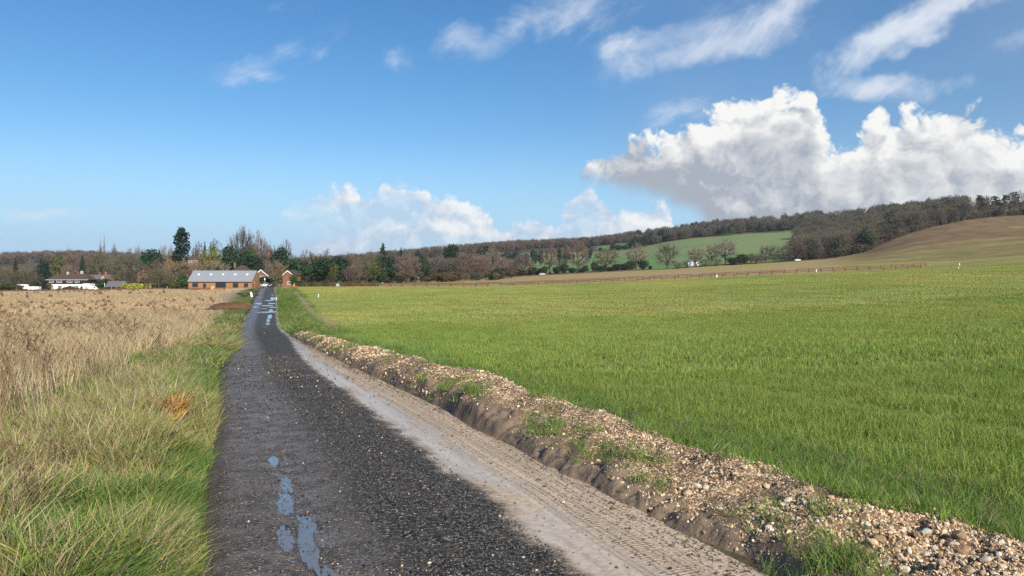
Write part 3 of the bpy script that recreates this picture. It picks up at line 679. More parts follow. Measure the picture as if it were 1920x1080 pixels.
def weed(name, seed, h=1.1, col=BR, nb=9, head=.5):
    """a dead branching stalk with seed heads, thin three-sided stems"""
    r = random.Random(seed); V = []; F = []; C = []
    def stem(p, q, w0, w1, c):
        b0 = len(V); dx = np.array(q)-np.array(p); u = np.cross(dx, (0.3, .9, .1)); u /= np.linalg.norm(u)+1e-9; v = np.cross(dx, u); v /= np.linalg.norm(v)+1e-9
        for P_, w in ((p, w0), (q, w1)):
            for a in (0, 2.1, 4.2): V.append(np.array(P_)+w*(u*cos(a)+v*sin(a))); C.append(c)
        for i in range(3): F.append((b0+i, b0+(i+1) % 3, b0+3+(i+1) % 3)); F.append((b0+i, b0+3+(i+1) % 3, b0+3+i))
    p = np.array([0, 0, 0.]); d = np.array([r.uniform(-.15, .15), r.uniform(-.15, .15), 1]); pts = [p]
    for i in range(6):
        p = p+d*h/6; d = d+np.array([r.uniform(-.1, .1), r.uniform(-.1, .1), 0]); pts.append(p)
    for i in range(6): stem(pts[i], pts[i+1], .0055*(1-i*.1), .0055*(.9-i*.1), col)
    for k in range(nb):
        f = r.uniform(.35, 1)*5.99; i = int(f); a = pts[i]+(pts[i+1]-pts[i])*(f-i); an = r.random()*6.28; L = r.uniform(.08, .26)*h
        q = a+np.array([cos(an)*L*.55, sin(an)*L*.55, L*.8]); stem(a, q, .003, .002, col)
        for m_ in range(int(7*head)+2):
            g = q+np.array([r.gauss(0, .012), r.gauss(0, .012), r.uniform(-.06, .03)]); e = g+np.array([r.gauss(0, .012), r.gauss(0, .012), .03]); stem(g, e, .006, .001, col*.8)
    o = mesh_np(name, np.array(V), np.array(F), 'dry_stem', lnk=False); set_col(o.data, np.array(C)); return o

def in_view(x, y, pad=1.0): return np.abs(x) < y*.70+pad
def left_verge():
    green = [blades('g', 44, .11, (.13, .33), .0095, (.25, 1.0), [G1, G2, G3, GY, ST1], [5, 5, 3, 2.0, 1.6], 'grass_blade', 100+i, .75) for i in range(5)]
    mixd = [blades('g', 40, .13, (.12, .32), .0085, (.2, 1.0), [G2, GY, ST1, ST2, BR], [3.5, 3, 4, 3, 1], 'grass_blade', 110+i, .8) for i in range(4)]
    straw = [blades('g', 26, .16, (.45, .95), .0075, (.05, .42), [ST1, ST2, BR, G2], [5, 4, 2, .5], 'dry_stem', 120+i, .5) for i in range(4)]
    weeds = [weed('g', 130+i, 1.05, BR*(.7+.2*i), 8+i) for i in range(3)]+[weed('g', 140, 1.1, ST1*.9, 5, .2), weed('g', 141, .95, ST2, 7, .3)]
    broad = [blades('g', 16, .09, (.10, .20), .045, (.5, 1.3), [mk((.07, .15, .05)), mk((.11, .20, .06)), mk((.20, .20, .06))], [4, 3, 1], 'grass_blade', 145+i, .8) for i in range(2)]
    protos = green+mixd+straw+weeds+broad      # 0-4 green, 5-8 mixed, 9-12 straw, 13-17 weeds
    n = 70000
    y = 3.4*np.exp(rng.random(n)*math.log(75/3.4)); x = rng.uniform(-.78, .35, n)*y
    t, s, _ = lane_st(x, y)
    keep = in_view(x, y)*(t < -1.60-.12*rng.random(n))*(t > -40)*(y > 3.5); x, y, t, s = x[keep], y[keep], t[keep], s[keep]; k = len(x)
    n1 = fbm(x*.5, y*.35, 3, 151); n2 = fbm(x*1.6, y*1.6, 3, 153); q = rng.random(k)
    dry = sstep(-t+(n1-.5)*5+sstep(y, 14, 40)*1.2, 3.9, 6.6)*sstep(y, 5.5, 9)+.05         # dead stems take over away from the lane
    far_buff = sstep(-t+(n1-.5)*6, 12, 19)
    kind = np.where(q < dry*.62, 2, np.where(n2+(rng.random(k)-.5)*.3 > .62-.26*sstep(n1, .48, .62), 1, 0))
    kind = np.where((kind == 0)*(rng.random(k) < dry*.35), 1, kind)
    idx = np.where(kind == 0, rng.integers(0, 5, k), np.where(kind == 1, rng.integers(5, 9, k), rng.integers(9, 13, k)))
    wq = rng.random(k) < (.018+.05*dry)*(1-.5*far_buff)*np.clip(8/y, .25, 1); idx = np.where(wq*(t < -2.3), rng.integers(13, 18, k), idx)
    bq = (rng.random(k) < .05)*(y < 22)*(kind < 2); idx = np.where(bq, rng.integers(18, 20, k), idx)
    hs = rng.uniform(.75, 1.25, k)*np.where(kind == 0, .9, 1)*(1-.55*far_buff*(kind > 0))
    hs *= np.where(idx < 9, sstep(-t, 1.45, 2.1)*.62+.38, 1)*np.where(idx < 9, .8+.45*sstep(n1, .35, .65), 1.0)
    hs = np.where((idx >= 9)*(t > -3.6), hs*.55, hs); nn_ = (idx >= 9)*(idx < 18)*(t > -2.5); idx = np.where(nn_, rng.integers(0, 9, k), idx)
    clump = sstep(fbm(x*2.6, y*2.6, 2, 157), .35, .65); hs = np.where(idx < 9, hs*(.70+.65*clump), hs)
    wp = ((x-PX(322, 9.3)*y/9.3)/.34)**2+((y-8.75)/.95)**2; hs = np.where(wp < 1, hs*.32, hs)
    ws = hs*np.clip(y/10, 1.0, 3.2)
    z = gz(x, y)
    tilt = rng.normal(0, .10, (k, 2))+np.array([0, -.06])
    o = scatter('verge_grass', np.stack([x, y, z-.01], 1), np.stack([tilt[:, 0], tilt[:, 1], rng.random(k)*6.28], 1), np.stack([ws, ws, hs], 1), idx, protos)
    tag(o, 'rank green and straw-coloured grass with dead weed stalks on the lane verge', 'grass')
left_verge()
def buff_field():
    st = [blades('g', 90, .6, (.18, .42), .016, (.1, .7), [ST1, ST2, BR, mk((.30, .24, .10))], [5, 5, 1, 2], 'dry_stem', 160+i, .6) for i in range(3)]
    st2 = [blades('g', 150, 1.8, (.2, .45), .04, (.1, .6), [ST1, ST2, mk((.45, .31, .19)), mk((.30, .24, .10))], [5, 5, 3, 2], 'dry_stem', 170+i, .6) for i in range(3)]
    dock = [blades('g', 26, .14, (.5, 1.0), .045, (.05, .3), [RB, RB*1.4, BR], [5, 3, 2], 'dry_stem', 180+i, .3) for i in range(3)]
    n = 26000; y = 16*np.exp(rng.random(n)**.8*math.log(370/16)); x = rng.uniform(-.78, .1, n)*y
    t, s, _ = lane_st(x, y); px = x/y*FPX+960; ly = tabl(LEFT_PX, px)
    keep = in_view(x, y)*(t < -6-rng.random(n)*4)*(y < ly-2); x, y = x[keep], y[keep]; k = len(x)
    n1 = fbm(x*.05, y*.03, 4, 191)
    idx = np.where(y < 50, rng.integers(0, 3, k), rng.integers(3, 6, k))
    dk = (rng.random(k) < np.clip(sstep(n1, .56, .68)*.16+.003, 0, 1))*(y > 28); idx = np.where(dk, rng.integers(6, 9, k), idx)
    hs = rng.uniform(.7, 1.2, k)*np.interp(y, [40, 120], [1.0, .42]); ws = np.maximum(hs, .7)*np.where(dk, np.clip(y/60, .7, 2.6), np.clip(y/60, .8, 2.2))
    hs = np.where(dk, rng.uniform(.6, 1.1, k)*np.clip(y/150, .7, 1.1), hs)
    o = scatter('dry_field_grass', np.stack([x, y, gz(x, y)-.02], 1), np.stack([rng.normal(0, .06, k), rng.normal(0, .06, k), rng.random(k)*6.28], 1), np.stack([ws, ws, hs], 1), idx, st+st2+dock)
    tag(o, 'buff dead grass dotted with rusty dock stalks covering the fallow field', 'grass')
    # rusty line of dock in front of the white house
    k = 420; px = rng.uniform(-20, 330, k); y = np.interp(px, [0, 330], [300, 315])+rng.normal(0, 1.6, k); x = PX(px, y); hs = rng.uniform(.6, 1.2, k)
    keep = (rng.random(k) < np.where(px < 240, 1, .45)); x, y, hs = x[keep], y[keep], hs[keep]; k = len(x)
    o = scatter('dock_strip', np.stack([x, y, gz(x, y)-.02], 1), np.stack([hs*0, hs*0, hs*40], 1), np.stack([hs*2.6, hs*2.6, hs*1.1], 1), rng.integers(0, 3, k), [blades('g', 26, .2, (.5, 1.0), .06, (.05, .3), [RB, RB*1.5, BR], [5, 3, 2], 'dry_stem', 183+i, .3) for i in range(3)])
    tag(o, 'rust-brown strip of dead dock across the buff field before the white house', 'dock strip')
buff_field()
def wheat():
    WP = [mk((.170, .240, .050)), mk((.225, .290, .064)), mk((.295, .320, .080)), mk((.46, .41, .12))]; WW = [4, 5, 2.6, .45]
    WF = [mk((.28, .305, .085)), mk((.30, .322, .09)), mk((.33, .335, .10))]
    near = [blades('g', 120, .24, (.09, .22), .0075, (.1, .8), WP, WW, 'grass_blade', 200+i, .7, True, 3, .12) for i in range(4)]
    mid = [blades('g', 300, .75, (.10, .22), .017, (.1, .8), WP, WW, 'grass_blade', 210+i, .7, True, 2, .25) for i in range(4)]
    far = [blades('g', 900, 2.6, (.08, .17), .05, (.1, .7), WF, [3, 3, 2], 'grass_blade', 220+i, .7, True, 2) for i in range(3)]
    P_, I, S = [], [], []
    for (y0, y1, cell, lo, hi, sc) in ((3.6, 16, .33, 0, 4, 1.0), (15, 62, 1.05, 4, 8, 1.0), (60, 262, 3.4, 8, 11, 1.0)):
        xs = np.arange(-.25*y1-20, .72*y1+3, cell); ys = np.arange(y0, y1, cell); X, Y = np.meshgrid(xs, ys); X = X.ravel()+rng.uniform(-.5, .5, X.size)*cell*.5; Y = Y.ravel()+rng.uniform(-.5, .5, Y.size)*cell*.7
        t, s, _ = lane_st(X, Y); px = X/np.maximum(Y, 1)*FPX+960; fy = tabl(FENCE_PX, px)
        e0 = np.interp(s, [0, 9, 40, 52, 62, 72, 160], [4.9, 4.2, 4.0, 5.6, 6.3, 5.9, 4.6])+(fbm(s*1.1, s*0, 3, 231)-.5)*.8+cell*.45
        keep = in_view(X, Y, 2)*(t > e0)*(Y < fy-cell*.6-.3)
        P_.append(np.stack([X, Y], 1)[keep]); I.append(rng.integers(lo, hi, keep.sum())); S.append(np.full(keep.sum(), sc))
    P_ = np.concatenate(P_); I = np.concatenate(I); S = np.concatenate(S)
    t, s, _ = lane_st(P_[:, 0], P_[:, 1])
    n1 = fbm(P_[:, 0]*.12, P_[:, 1]*.12, 4, 233)
    tram = np.exp(-((np.mod(t-7.2+10, 24)-10)/.30)**2)+np.exp(-((np.mod(t-9.0+10, 24)-10)/.30)**2)
    hs = (.66+.7*n1)*(1-.62*tram)*rng.uniform(.9, 1.1, len(S))
    k = len(S)
    o = scatter('wheat', np.stack([P_[:, 0], P_[:, 1], gz(P_[:, 0], P_[:, 1])-.01], 1), np.stack([S*0, S*0, R(20.5)+rng.integers(0, 2, k)*pi+rng.normal(0, .03, k)], 1), np.stack([S, S, hs], 1), I, near+mid+far)
    tag(o, 'short green winter wheat covering the broad field beyond the gravel bank', 'wheat')
wheat()
def bank_grass():
    g = [blades('g', 30, .10, (.08, .24), .006, (.3, 1.1), [G1, G2, G3, GY, ST1], [5, 4, 3, 2, 1.5], 'grass_blade', 240+i, .8) for i in range(4)]+[blades('g', 26, .09, (.06, .14), .007, (.1, .7), [mk((.16, .27, .03)), mk((.22, .30, .04)), G2], [4, 3, 2], 'grass_blade', 250+i, .7) for i in range(2)]
    T, Sx, K, SC = [], [], [], []
    def tufts(s0, t0, rs, rt, n, kinds, sc=1.0):
        s_ = rng.normal(s0, rs, n); t_ = rng.normal(t0, rt, n); Sx.append(s_); T.append(t_); K.append(rng.choice(kinds, n)); SC.append(rng.uniform(.7, 1.2, n)*sc)
    tufts(3.6, 1.90, .22, .14, 50, [0, 1, 2, 3], .75); tufts(4.2, 2.25, .2, .2, 22, [0, 1, 2, 3], .7); tufts(4.6, 3.2, .5, .15, 30, [4, 5, 0], .9)
    for i in range(46):
        s0 = 5.5*math.exp(rng.random()*math.log(50/5.5)); tufts(s0, rng.choice([1.85, 2.1, 2.5, 2.9], p=[.45, .25, .15, .15]), .10+.004*s0, .10, int(rng.integers(3, 12)), [0, 1, 2, 3], rng.uniform(.5, .9))
    # sparse green fringe between bank and wheat
    n = 9000; s_ = 3.4*np.exp(rng.random(n)*math.log(60/3.4)); t_ = rng.normal(3.95, .42, n)
    kp = (t_ > 3.0)*(t_ < 5.3)*(rng.random(n) < .30+.7*sstep(fbm(s_*.9, t_*1.2, 3, 261), .30, .58)); Sx.append(s_[kp]); T.append(t_[kp]); K.append(rng.choice([0, 1, 3, 4, 5, 4], kp.sum())); SC.append(rng.uniform(.6, 1.1, kp.sum())*.8)
    # grassy verge on the right farther along
    n = 9000; s_ = rng.uniform(44, 165, n); t_ = rng.uniform(1.75, 5.6, n); kp = rng.random(n) < .3+.7*sstep(fbm(s_*.4, t_*.9, 3, 263), .3, .6)
    tc_ = np.interp(s_, [44, 52, 60, 75, 100, 130, 160], [4.2, 4.6, 5.4, 5.0, 4.9, 4.6, 3.6]); kp = kp*(np.abs(t_-tc_) > .55)
    Sx.append(s_[kp]); T.append(t_[kp]); K.append(rng.choice([0, 1, 2, 3, 3, 1], kp.sum())); SC.append(rng.uniform(.8, 1.5, kp.sum()))
    s_, t_, k_, sc = [np.concatenate(a) for a in (Sx, T, K, SC)]
    x, y, z = bank_z(s_, t_); z = np.maximum(z, gz(x, y)); n = len(s_); w = sc*np.clip(s_/9, 1, 3)
    kp = in_view(x, y)*(t_ > 1.62); x, y, z, sc, w, k_ = [a[kp] for a in (x, y, z, sc, w, k_)]; n = len(x)
    o = scatter('bank_grass', np.stack([x, y, z-.005], 1), np.stack([rng.normal(0, .25, n), rng.normal(0, .25, n), rng.random(n)*6.28], 1), np.stack([w, w, sc], 1), k_, g)
    tag(o, 'grass tufts growing on and behind the gravel bank', 'grass')
bank_grass()
# ------------------------------------------------------------------ trees
for nm, c in (('bark_grey', (.085, .073, .060)), ('bark_dark', (.060, .050, .040)), ('twig_brown', (.135, .108, .084)), ('twig_pink', (.175, .128, .106)), ('twig_olive', (.125, .112, .068)), ('twig_tan', (.205, .165, .110)), ('twig_grey', (.120, .107, .094)), ('twig_pale', (.20, .165, .13))):
    principled(nm, c, .9, .1, objrand=.14, var=.2, vscale=5)
for nm, c in (('leaf_dark', (.022, .046, .022)), ('leaf_blue', (.018, .042, .028)), ('leaf_green', (.040, .085, .022)), ('leaf_deep', (.030, .062, .024)), ('leaf_moss', (.085, .095, .026)), ('leaf_yellow', (.150, .155, .026)), ('leaf_brown', (.110, .082, .042)), ('leaf_rust', (.150, .055, .035)), ('leaf_ivy', (.030, .045, .022)), ('hedge_gold', (.38, .36, .065)), ('leaf_orange', (.26, .13, .04)), ('leaf_clip', (.10, .14, .03))):
    principled(nm, c, .7, .2, objrand=.18, var=.35, vscale=7, transl=.12)
def tube(V, F, pts, rad, k):
    b0 = len(V); pts = [np.array(p, float) for p in pts]
    for i, p in enumerate(pts):
        d = pts[min(i+1, len(pts)-1)]-pts[max(i-1, 0)]; d /= np.linalg.norm(d)+1e-9
        u = np.cross(d, (.21, .33, .92) if abs(d[2]) < .9 else (1, 0, .1)); u /= np.linalg.norm(u)+1e-9; v = np.cross(d, u)
        for j in range(k): a = 2*pi*j/k; V.append(p+rad[i]*(u*cos(a)+v*sin(a)))
    for i in range(len(pts)-1):
        for j in range(k):
            a, b_ = b0+i*k+j, b0+i*k+(j+1) % k; F.append((a, b_, b_+k)); F.append((a, b_+k, a+k))
def kclust(P_, k, r):
    c = P_[r.choice(len(P_), min(k, len(P_)), replace=False)]
    for _ in range(4):
        l = np.argmin(((P_[:, None]-c)**2).sum(-1), 1); c = np.array([P_[l == i].mean(0) if (l == i).any() else c[i] for i in range(len(c))])
    return l, c
def bare_meshes(seed, fork=.28, w=.5, lo=.2, limbs=7, tips=230, tw=7, twl=.075, tww=.0042, trunk_r=.024, egg=0.0, multi=False, shell=.55):
    """unit-height leafless tree: (trunk mesh, crown mesh)"""
    r = np.random.default_rng(seed)
    d = r.normal(size=(tips, 3)); d /= np.linalg.norm(d, axis=1)[:, None]; q = (shell+(1-shell)*r.random(tips))**.7
    P_ = d*q[:, None]; lob = 1+.22*np.sin(d[:, 0]*4+seed)*np.cos(d[:, 1]*3+seed*2)+.12*np.sin(d[:, 2]*7+seed); P_ *= lob[:, None]
    hc = (1+lo)/2; f = 1-egg*P_[:, 2]
    P_ = np.stack([P_[:, 0]*w*.5*f, P_[:, 1]*w*.5*f, hc+P_[:, 2]*(1-lo)*.5], 1)
    V1, F1, V2, F2 = [], [], [], []
    bend = r.normal(0, .012, (4, 2)); fk = np.array([bend[3, 0], bend[3, 1], fork])
    if not multi: tube(V1, F1, [(0, 0, -.02), (bend[0, 0]*.3, 0, fork*.4), tuple(fk), (fk[0]+bend[1, 0], fk[1], fork+.25*(1-fork))], [trunk_r*1.35, trunk_r, trunk_r*.85, trunk_r*.35], 6)
    l, c = kclust(P_, limbs, r)
    for i in range(len(c)):
        Q = P_[l == i]
        if not len(Q): continue
        st = np.array([r.normal(0, .03), r.normal(0, .03), -.01]) if multi else fk+np.array([0, 0, r.uniform(-.06, .12)])
        n1 = st+(c[i]-st)*.62+np.array([0, 0, .02]); mid = (st+n1)/2+np.array([0, 0, -.02])+r.normal(0, .012, 3)
        tr = trunk_r*(.55 if not multi else .5)
        tube(V1, F1, [st, mid, n1], [tr, tr*.75, tr*.5], 4)
        l2, c2 = kclust(Q, max(2, min(6, len(Q)//5)), r)
        for j in range(len(c2)):
            T_ = Q[l2 == j]
            if not len(T_): continue
            s2 = mid+(n1-mid)*r.uniform(.2, 1); n2 = s2+(c2[j]-s2)*.72
            tube(V2, F2, [s2, (s2+n2)/2+r.normal(0, .012, 3), n2], [tr*.42, tr*.32, tr*.2], 3)
            for tp in T_:
                s3 = s2+(n2-s2)*r.uniform(.45, 1)
                tube(V2, F2, [s3, tp], [tr*.18, tww*.45], 3)
                ctr = np.array([0, 0, hc*.75])
                for k in range(tw):
                    a = s3+(tp-s3)*r.uniform(.35, 1); o_ = tp-ctr; o_ = o_/(np.linalg.norm(o_)+1e-9)+r.normal(0, .75, 3)+np.array([0, 0, .25]); o_ /= np.linalg.norm(o_)
                    L = twl*r.uniform(.5, 1.2); sd2 = np.cross(o_, r.normal(size=3)); sd2 /= np.linalg.norm(sd2)+1e-9; b0 = len(V2)
                    V2 += [a-sd2*tww*.5, a+sd2*tww*.5, a+o_*L]; F2.append((b0, b0+1, b0+2))
    return np.array(V1), np.array(F1), np.array(V2), np.array(F2)
def leafy_meshes(seed, shape='round', n=2300, sz=.05, w=.8, lobes=15, lo=.06):
    r = np.random.default_rng(seed); C = []
    if shape == 'round':
        for i in range(lobes):
            d = r.normal(size=3); d /= np.linalg.norm(d); q = r.uniform(.25, .68); C.append((d[0]*w*.5*q, d[1]*w*.5*q, .5+lo/2+d[2]*(.5-lo/2)*q, w*r.uniform(.15, .25), r.uniform(.13, .22)))
        C.append((0, 0, .52, w*.36, .38))
    elif shape == 'cone':
        for i in range(lobes):
            h = lo+(1-lo)*(i+.5)/lobes; rr = w*.5*(1-h)**.8+.03; a = r.random()*6.28; C.append((cos(a)*rr*.45, sin(a)*rr*.45, h-.02, rr*.75, .085)); C.append((cos(a+3)*rr*.4, sin(a+3)*rr*.4, h, rr*.6, .06))
        C.append((0, 0, .95, .025, .05))
    elif shape == 'column':       # tall ragged specimen conifer with gaps
        for i in range(lobes):
            h = .1+.86*(i+.5)/lobes; rr = w*.5*(1-.25*abs(h-.55))*(1 if h < .9 else .55); a = i*2.4; q = r.uniform(.35, .75); C.append((cos(a)*rr*q, sin(a)*rr*q, h, rr*r.uniform(.32, .5), r.uniform(.04, .07)))
        C.append((0, 0, .22, w*.46, .2)); C.append((0, 0, .9, w*.22, .09))
    elif shape == 'pine':
        for i in range(lobes):
            a = r.random()*6.28; q = r.random()**.5; h = r.uniform(.45, .97); C.append((cos(a)*w*.42*q*(1.25-h), sin(a)*w*.42*q*(1.25-h), h, w*r.uniform(.06, .15), r.uniform(.02, .05)))
    elif shape == 'box':
        for i in range(lobes): C.append((r.uniform(-.42, .42), r.uniform(-.3, .3)*w, r.uniform(.2, .8), .14, .18))
    C = np.array(C); vol = C[:, 3]**2*C[:, 4]; k = r.choice(len(C), n, p=vol**.66/(vol**.66).sum())
    d = r.normal(size=(n, 3)); d /= np.linalg.norm(d, axis=1)[:, None]; q = r.uniform(.72, 1.08, n)
    P_ = np.stack([C[k, 0]+d[:, 0]*C[k, 3]*q, C[k, 1]+d[:, 1]*C[k, 3]*q, C[k, 2]+d[:, 2]*C[k, 4]*q], 1); P_[:, 2] = np.maximum(P_[:, 2], .005)
    e1 = np.cross(d+r.normal(0, .6, (n, 3)), r.normal(size=(n, 3))); e1 /= np.linalg.norm(e1, axis=1)[:, None]; e2 = np.cross(d+r.normal(0, .5, (n, 3)), e1); e2 /= np.linalg.norm(e2, axis=1)[:, None]
    s_ = sz*r.uniform(.5, 1.2, (n, 1)); V = np.stack([P_-e1*s_*.5-e2*s_*.4, P_+e1*s_*.5-e2*s_*.3, P_+e2*s_*.7+e1*s_*.1], 1).reshape(-1, 3); F = np.arange(n*3).reshape(-1, 3)
    V1, F1 = [], []; top = .9 if shape != 'box' else .5
    tube(V1, F1, [(0, 0, -.02), (.01, 0, top*.5), (0, .005, top)], [.026, .018, .004], 5)
    if shape == 'pine':
        for i in range(0, len(C), 2): tube(V1, F1, [(0, 0, C[i, 2]-.12), tuple(C[i, :3])], [.009, .004], 3)
    return np.array(V1), np.array(F1), V, F
PROTO = {}
def add_proto(key, parts, m1, m2):
    V1, F1, V2, F2 = parts; zt = np.percentile(V2[:, 2], 99.3); V1 = V1/np.array([1, 1, zt]); V2 = V2/np.array([1, 1, zt]); parts = (V1, F1, V2, F2)
    a = bpy.data.meshes.new('trunk'); a.from_pydata(V1.tolist(), [], F1.tolist()); a.materials.append(MATS[m1])
    c = bpy.data.meshes.new('crown'); c.vertices.add(len(V2)); c.vertices.foreach_set('co', V2.ravel()); c.loops.add(F2.size); c.loops.foreach_set('vertex_index', F2.ravel().astype(np.int32)); c.polygons.add(len(F2))
    c.polygons.foreach_set('loop_start', np.arange(0, F2.size, 3, dtype=np.int32)); c.polygons.foreach_set('loop_total', np.full(len(F2), 3, dtype=np.int32)); c.update(calc_edges=True); c.materials.append(MATS[m2])
    ext = float(np.percentile(np.sqrt(V2[:, 0]**2+V2[:, 1]**2), 97)*2)
    PROTO[key] = (a, c, ext, parts, m1, m2)
for i in range(3): add_proto('oak%d' % i, bare_meshes(300+i, .24, .92, .18, 8, 330, 13, .075, .0056, .034, .12), 'bark_grey', 'twig_brown')
for i in range(3): add_proto('ash%d' % i, bare_meshes(310+i, .30, .62, .20, 7, 270, 12, .08, .0052, .027, -.05), 'bark_grey', 'twig_brown')
for i in range(3): add_proto('dense%d' % i, bare_meshes(320+i, .20, .85, .10, 8, 330, 10, .08, .0058, .022, .08, False, .3), 'bark_dark', 'twig_brown')
for i in range(2): add_proto('fan%d' % i, bare_meshes(330+i, .1, .8, .12, 12, 380, 11, .09, .0058, .016, -.30, True, .2), 'bark_grey', 'twig_tan')
add_proto('poplar', bare_meshes(340, .15, .13, .1, 8, 150, 6, .06, .0035, .012, .2), 'bark_grey', 'twig_pink')
for i in range(3): add_proto('ever%d' % i, leafy_meshes(350+i, 'round', 2400, .055, .85), 'bark_dark', 'leaf_dark')
for i in range(2): add_proto('cone%d' % i, leafy_meshes(360+i, 'cone', 2000, .05, .5, 14), 'bark_dark', 'leaf_dark')
add_proto('column', leafy_meshes(370, 'column', 2600, .036, .27, 34), 'bark_dark', 'leaf_blue')
for i in range(3): add_proto('pine%d' % i, leafy_meshes(380+i, 'pine', 900, .045, .75, 22), 'bark_dark', 'leaf_dark')
for i in range(2): add_proto('sparse%d' % i, leafy_meshes(390+i, 'round', 1100, .045, .85, 18), 'bark_grey', 'leaf_moss')
for i in range(2): add_proto('bush%d' % i, leafy_meshes(395+i, 'round', 1500, .075, 1.0, 12, 0.0), 'bark_dark', 'leaf_ivy')
for i in range(2): add_proto('hedge%d' % i, leafy_meshes(400+i, 'box', 2200, .075, .9, 26), 'bark_dark', 'leaf_ivy')
TREE_N = [0]
def tree(key, px, top, wpx, Y, label, cat='tree', group=None, crown=None, trunk=None, name=None, H=None, dz=0.0, seed=None):
    TREE_N[0] += 1; r = random.Random(TREE_N[0]*7+3)
    if key in ('oak', 'ash', 'dense', 'fan', 'ever', 'cone', 'pine', 'sparse', 'bush', 'hedge'): key = key+str(r.randrange({'oak': 3, 'ash': 3, 'dense': 3, 'ever': 3, 'pine': 3}.get(key, 2)))
    a, c, ext, _, m1, m2 = PROTO[key]
    x = PX(px, Y); zb = g1(x, Y)-.05+dz; h = H if H else PZ(top, Y)-zb; w = wpx/FPX*Y*1.12
    if h < .4: h = .4
    nm = name or {'oak': 'bare_tree', 'ash': 'bare_tree', 'dense': 'bare_tree', 'fan': 'bare_shrub', 'pop': 'poplar_tree', 'eve': 'evergreen_tree', 'con': 'conifer_tree', 'col': 'tall_conifer', 'pin': 'pine_tree', 'spa': 'leafy_tree', 'bus': 'bush', 'hed': 'hedge', 'den': 'bare_tree'}.get(key[:3], 'tree')
    e = empty(nm, (x, Y, zb), r.uniform(0, 6.28) if not key.startswith('hedge') else r.choice((0, pi)))
    e.scale = (w/ext, w/ext, h)
    for nn, me, mat in (('trunk', a, trunk), ('crown', c, crown)):
        o = link(bpy.data.objects.new(nn, me)); o.parent = e
        if mat: o.material_slots[0].link = 'OBJECT'; o.material_slots[0].material = MATS[mat]
    tag(e, label, cat, group); return e

# ---- the village end of the picture, left to right
T = tree
T('dense', 6, 500, 40, 405, 'olive-brown bare tree left of the white trailers', crown='twig_olive')
T('cone', 29, 489, 15, 425, 'small dark conifer rising behind the white trailers', crown='leaf_dark')
T('dense', 48, 505, 50, 402, 'low brown leafless thicket behind the white trailers', 'thicket', crown='twig_olive')
T('bush', 12, 531, 32, 374, 'pale green rounded bush at the edge of the buff field beside the trailers', 'bush', crown='leaf_moss')
T('bush', 32, 534, 18, 376, 'brown low bush between the pale green bush and the trailer', 'bush', crown='leaf_brown')
T('ever', 82, 488, 22, 425, 'dark blue-green evergreen left of the black and white house', crown='leaf_blue')
T('ash', 64, 487, 30, 450, 'thin bare tree behind the container, left of the evergreen', crown='twig_grey')
T('sparse', 110, 478, 32, 435, 'olive willow-like tree rising behind the black and white house roof', crown='leaf_moss')
T('dense', 133, 469, 34, 445, 'mauve-brown bare tree between the olive tree and the pointed conifer', crown='twig_pink')
T('dense', 160, 480, 30, 470, 'brown bare tree just behind the pointed conifer of the white house', crown='twig_brown')
T('cone', 154, 483, 18, 425, 'pointed dark conifer behind the right end of the white house', crown='leaf_dark')
T('bush', 158, 515, 22, 398, 'bright green shrub at the right end of the white house roof', 'shrub', crown='leaf_green')
T('poplar', 188.5, 444, 4, 480, 'twin bare poplars standing tall over the village trees', group='twin poplars', crown='twig_pink')
T('poplar', 195.5, 443, 6, 482, 'twin bare poplars standing tall over the village trees', group='twin poplars', crown='twig_pink')
T('dense', 188, 466, 48, 445, 'broad olive-grey bare tree under the twin poplars', crown='twig_olive')
T('oak', 213, 461, 22, 500, 'slender grey bare tree just right of the twin poplars', crown='twig_grey')
T('oak', 240, 469, 56, 412, 'wide bare tree with visible dark boughs over the grey shed', crown='twig_olive', trunk='bark_dark')
T('ever', 287, 469, 48, 445, 'broad dark evergreen left of the tall ragged conifer', crown='leaf_dark')
T('ash', 262, 464, 22, 520, 'pale bare tree behind the broad dark evergreen', crown='twig_pale')
for p_ in (303, 312, 322): T('ash', p_, 462, 16, 520, 'thin pale bare tree between broad evergreen and tall ragged conifer', group='thin bare trees by the tall conifer', crown='twig_pale')
T('dense', 292, 487, 52, 405, 'brown rounded bare tree right of the yellow hedge', crown='twig_brown')
T('bush', 318, 486, 14, 380, 'small orange-leaved shrub left of the tall ragged conifer', 'shrub', crown='leaf_orange')
T('column', 341, 428, 28, 400, 'tall ragged blue-green conifer, highest tree of the village')
T('bush', 330, 470, 26, 402, 'dark spreading evergreen around the foot of the tall ragged conifer', crown='leaf_blue', cat='tree', name='evergreen_tree')
T('sparse', 370, 456, 25, 425, 'rounded brown-leaved tree right of the tall ragged conifer', crown='leaf_brown')
T('cone', 384, 459, 12, 440, 'little dark fir between the brown and the yellow-green trees')
T('sparse', 403, 450, 24, 450, 'pale tan tree behind the yellow-green tree', crown='leaf_moss')
T('sparse', 398, 466, 44, 395, 'yellow-green leafy tree above the barn', crown='leaf_yellow')
T('bush', 380, 478, 30, 398, 'green shrub filling in below the yellow-green tree', 'shrub', crown='leaf_moss')
T('ever', 431, 462, 36, 352, 'dark evergreen above the right half of the barn', crown='leaf_dark')
T('oak', 453, 428, 48, 372, 'tallest bare tree over the brick gables, greyish crown', crown='twig_grey')
T('oak', 486, 436, 40, 375, 'tall bare tree with pinkish crown beside the tallest one', crown='twig_pink')
T('dense', 463, 455, 44, 380, 'ivy-clad bare tree below the tallest crown', crown='twig_olive', trunk='bark_dark')
T('dense', 503, 454, 40, 382, 'brown bare tree filling between the tall crown and the round one', crown='twig_brown')
T('ever', 459, 470, 24, 348, 'narrow dark evergreen right of the barn chimneyed house', crown='leaf_dark')
